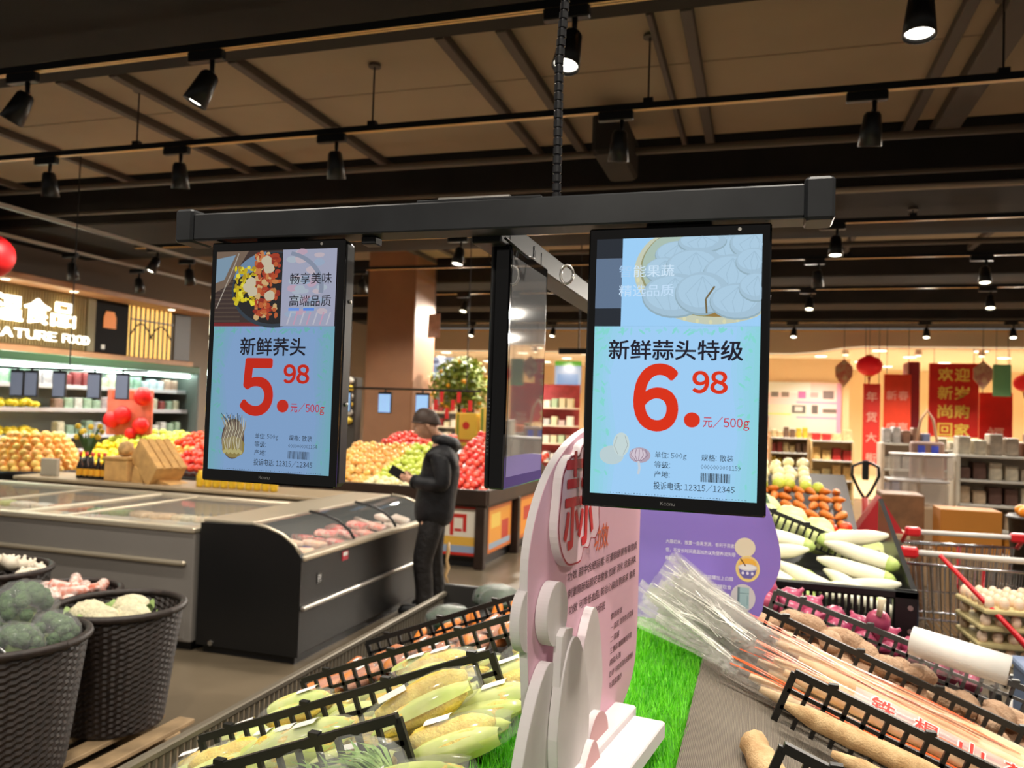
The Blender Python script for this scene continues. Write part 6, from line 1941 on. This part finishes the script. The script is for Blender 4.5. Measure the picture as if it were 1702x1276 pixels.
for c_ in range(3):
    t = thing('white_radish', 'long white radish lying across the top of the heap, %s from the left' % ORD[c_], 'radish', (.04 + c_ * .17, 3.60 + c_ * .02, .955 - c_ * .02), 0, 'topmost white radishes')
    t.rotation_euler = (0, R(20), R(-28) + qf.uniform(-.3, .3))
    link('root', rad_m, t, None, None, .85)
    link('green_top', rad_g, t, None, None, .85)
lattice('lattice_divider', 'black lattice divider that climbs behind the white radishes', -.02, .58, 4.02, lambda x: 1.10 - .36 * x, .085, pitch=.03, rows=1)
M_cab = mat('cabbage_pale', (226, 226, 170), .6, var=.35, scale=12, rgb2=(190, 206, 120))
for i in range(10):
    tag(MB().ball((0, 0, 0), .085, .07, .065, 14, 9, .08, i).build('cabbage', M_cab, None, True), 'pale cabbage behind the lattice beyond the radishes', 'cabbage', 'pale cabbages behind the radishes').location = (.02 + (i % 5) * .13, 4.13 + (i // 5) * .14, 1.13 - (i % 5) * .05 + .03 * (i // 5))
M_leafy = mat('leafy_green', (70, 100, 60), .6, var=.5, scale=15)
for i in range(6):
    tag(MB().ball((0, 0, 0), .07, .07, .06, 12, 8, .14, i).build('leafy_head', M_leafy, None, True), 'dark leafy green head left of the white radishes', 'greens', 'leafy heads by the radishes').location = (-.10 + (i % 2) * .09, 3.72 + i * .09, 1.03 + i * .03)
cs = thing('vegetable_stand', 'dark stand heaped with carrots and tomatoes behind the radish crate', 'vegetable stand', (.25, 6.3, 0))
MB().rbox(-.75, .45, -.5, .6, .0, .78, .02).build('base', M_std, cs)
MB().prism([(-.5, .78), (.6, .78), (.6, 1.18), (-.48, .82)], -.75, .40, 'x').build('bank', M_std, cs)
cm2 = MB().tube([(-.08 + .02 * i, 0, 0) for i in range(9)], [.004, .012, .018, .022, .025, .027, .028, .026, .012], 8).mesh('carrot', M_carrot, True)
for i in range(60):
    r_, c_ = i // 12, i % 12
    tag(link('carrot', cm2, None, (-.42 + c_ * .088 + qf.uniform(-.01, .01), 5.92 + r_ * .12, .90 + r_ * .045), (0, qf.uniform(-.2, .2), PI / 2 + qf.uniform(-.5, .5)), 1.1), 'orange carrot on the stand behind the radish crate', 'carrot', 'carrots on the far stand')
heap(F_tom, 'tomato', 'red tomato at the front of the carrot stand', 'tomato', 'tomatoes at the front of the carrot stand', -.40, .62, 5.82, 5.90, .87, 0, layers=1)
heap(F_white, 'snow_pear', 'pale round vegetable at the back of the carrot stand', 'vegetable', 'pale vegetables on the carrot stand', -.45, .35, 6.52, 6.85, 1.13, .12, layers=1)
heap(F_green, 'green_pepper', 'green pepper between carrots and pale vegetables', 'pepper', 'green peppers on the carrot stand', -.45, .45, 6.44, 6.5, 1.10, 0, layers=1)

# ------------------------------------------------------------------ shopping carts and egg trays
M_red = mat('cart_red', (196, 26, 34), .35)
def cart(label, x, y, rz, sc=1.0):
    t = thing('shopping_cart', label, 'shopping cart', (x, y, 0), rz)
    t.scale = (sc, sc, sc)
    # local: front toward -y, handle at +y
    L, W0, W1, zt, zb = .80, .30, .23, .92, .50
    def P(u, s, v):
        """u 0 front .. 1 handle end, s -1..1 across, v 0 bottom .. 1 top"""
        w = W1 + (W0 - W1) * u
        lo = zb + .02 * u
        hi = zt - .12 * (1 - u)
        return (s * w * (.86 + .14 * v), -L / 2 + L * u + .06 * (1 - u) * (1 - v), lo + (hi - lo) * v)
    fr_ = MB()
    for v in (0, 1):
        fr_.tube([P(0, -1, v), P(0, 1, v), P(1, 1, v), P(1, -1, v), P(0, -1, v)], .007, 6)
    fr_.build('basket_frame', M_chrome, t, True)
    sw = MB()
    for s in (-1, 1):
        for i in range(1, 22):
            sw.tube([P(i / 22, s, 0), P(i / 22, s, 1)], .0026, 4)
        for v in (.2, .4, .6, .8):
            sw.tube([P(0, s, v), P(1, s, v)], .0026, 4)
    sw.build('side_wires', M_chrome, t)['kind'] = 'stuff'
    fw = MB()
    for i in range(-7, 8):
        fw.tube([P(0, i / 7.5, 0), P(0, i / 7.5, 1)], .0026, 4)
        fw.tube([P(1, i / 7.5, 0), P(1, i / 7.5, 1)], .0026, 4)
        fw.tube([P(0, i / 7.5, 0), P(1, i / 7.5, 0)], .0026, 4)
    fw.build('end_wires', M_chrome, t)['kind'] = 'stuff'
    for s in (-1, 1):
        MB().tube([P(1, s, 1), (s * W0, L / 2 + .10, zt + .07)], .012, 8).build('handle_arm', M_red, t, True)
        MB().tube([(s * W0 * .9, L / 2 - .02, .50), (s * W0 * .9, L / 2 - .05, .12), (s * .2, -L / 2 + .05, .12)], .012, 8).build('chassis_tube', M_chrome, t, True)
        for yy in (-.33, .33):
            MB().tube([(s * .22 - .015, yy, .06), (s * .22 + .015, yy, .06)], .06, 14).build('wheel', M_black, t)
    MB().tube([(-W0, L / 2 + .10, zt + .07), (W0, L / 2 + .10, zt + .07)], .014, 10).build('handle', mat('handle_grey', (196, 192, 186), .4), t, True)
    for s in (-1, 1):
        MB().rbox(s * W0 * .9 - .04, s * W0 * .9 + .04, L / 2 + .075, L / 2 + .125, zt + .045, zt + .095, .01).build('handle_grip', M_red, t)
    MB().tube([P(0, -1, 1), P(0, -1.03, .2), P(.1, -1.02, 0)], .010, 8).build('red_corner', M_red, t, True)
    return t
cart('chrome shopping cart with red grips nearest the radish crate', .98, 4.75, R(178))
cart('second chrome shopping cart behind the nearest one', 1.08, 5.6, R(184))
# sloping red edge of the nearer cart shelf
tr = thing('egg_rack', 'wire rack with red sloping edge that holds stacked egg trays', 'egg rack', (1.18, 3.9, 0))
MB().tube([(-.40, .12, 1.02), (-.16, -.02, .76), (-.11, -.06, .70), (.45, -.10, .665)], [.010, .012, .020, .014], 8).build('red_edge', M_red, tr, True)
MB().rbox(-.30, .45, -.05, .45, .55, .575, .005).build('deck', M_steel, tr)
for x in (-.28, .43):
    for yy in (-.03, .43):
        MB().rbox(x - .012, x + .012, yy - .012, yy + .012, 0, .56, .003).build('leg', M_steel, tr)
M_egg = mat('egg_cream', (226, 196, 168), .5)
egg_m = MB().lathe([(.004, -.028), (.017, -.02), (.022, -.002), (.019, .016), (.010, .028), (.003, .031)], 10).mesh('egg', M_egg, True)
M_trayp = mat('egg_tray_pulp', (186, 170, 120), .8)
for l in range(4):
    t = thing('egg_tray', 'pulp egg tray, %s from the bottom of the stack on the rack' % ORD[l], 'egg tray', (1.26, 4.10, .578 + l * .075), R(3 * l), 'stacked egg trays')
    MB().rbox(-.36, .36, -.16, .16, 0, .022, .006).build('tray', M_trayp, t)
    for i in range(12):
        for j in range(5):
            if j in (0, 4) or l == 3:
                link('egg', egg_m, t, (-.33 + i * .06, -.125 + j * .062, .040), (0, 0, i))
bc = thing('blue_crate', 'blue-grey ribbed plastic crate at the right border', 'crate', (1.25, 3.52, 0))
M_bc = mat('crate_blue_grey', (118, 136, 166), .45)
MB().rbox(-.26, .40, -.18, .20, .28, .66, .01).build('box', M_bc, bc)
MB().rbox(-.27, .41, -.19, .21, .655, .685, .008).build('rim', M_bc, bc)
for i in range(15):
    MB().rbox(-.25 + i * .045, -.235 + i * .045, -.192, -.18, .30, .65, .002).build('rib', M_bc, bc)
MB().rbox(-.24, .38, -.16, .18, .0, .28, .01).build('lower_box', M_bc, bc)
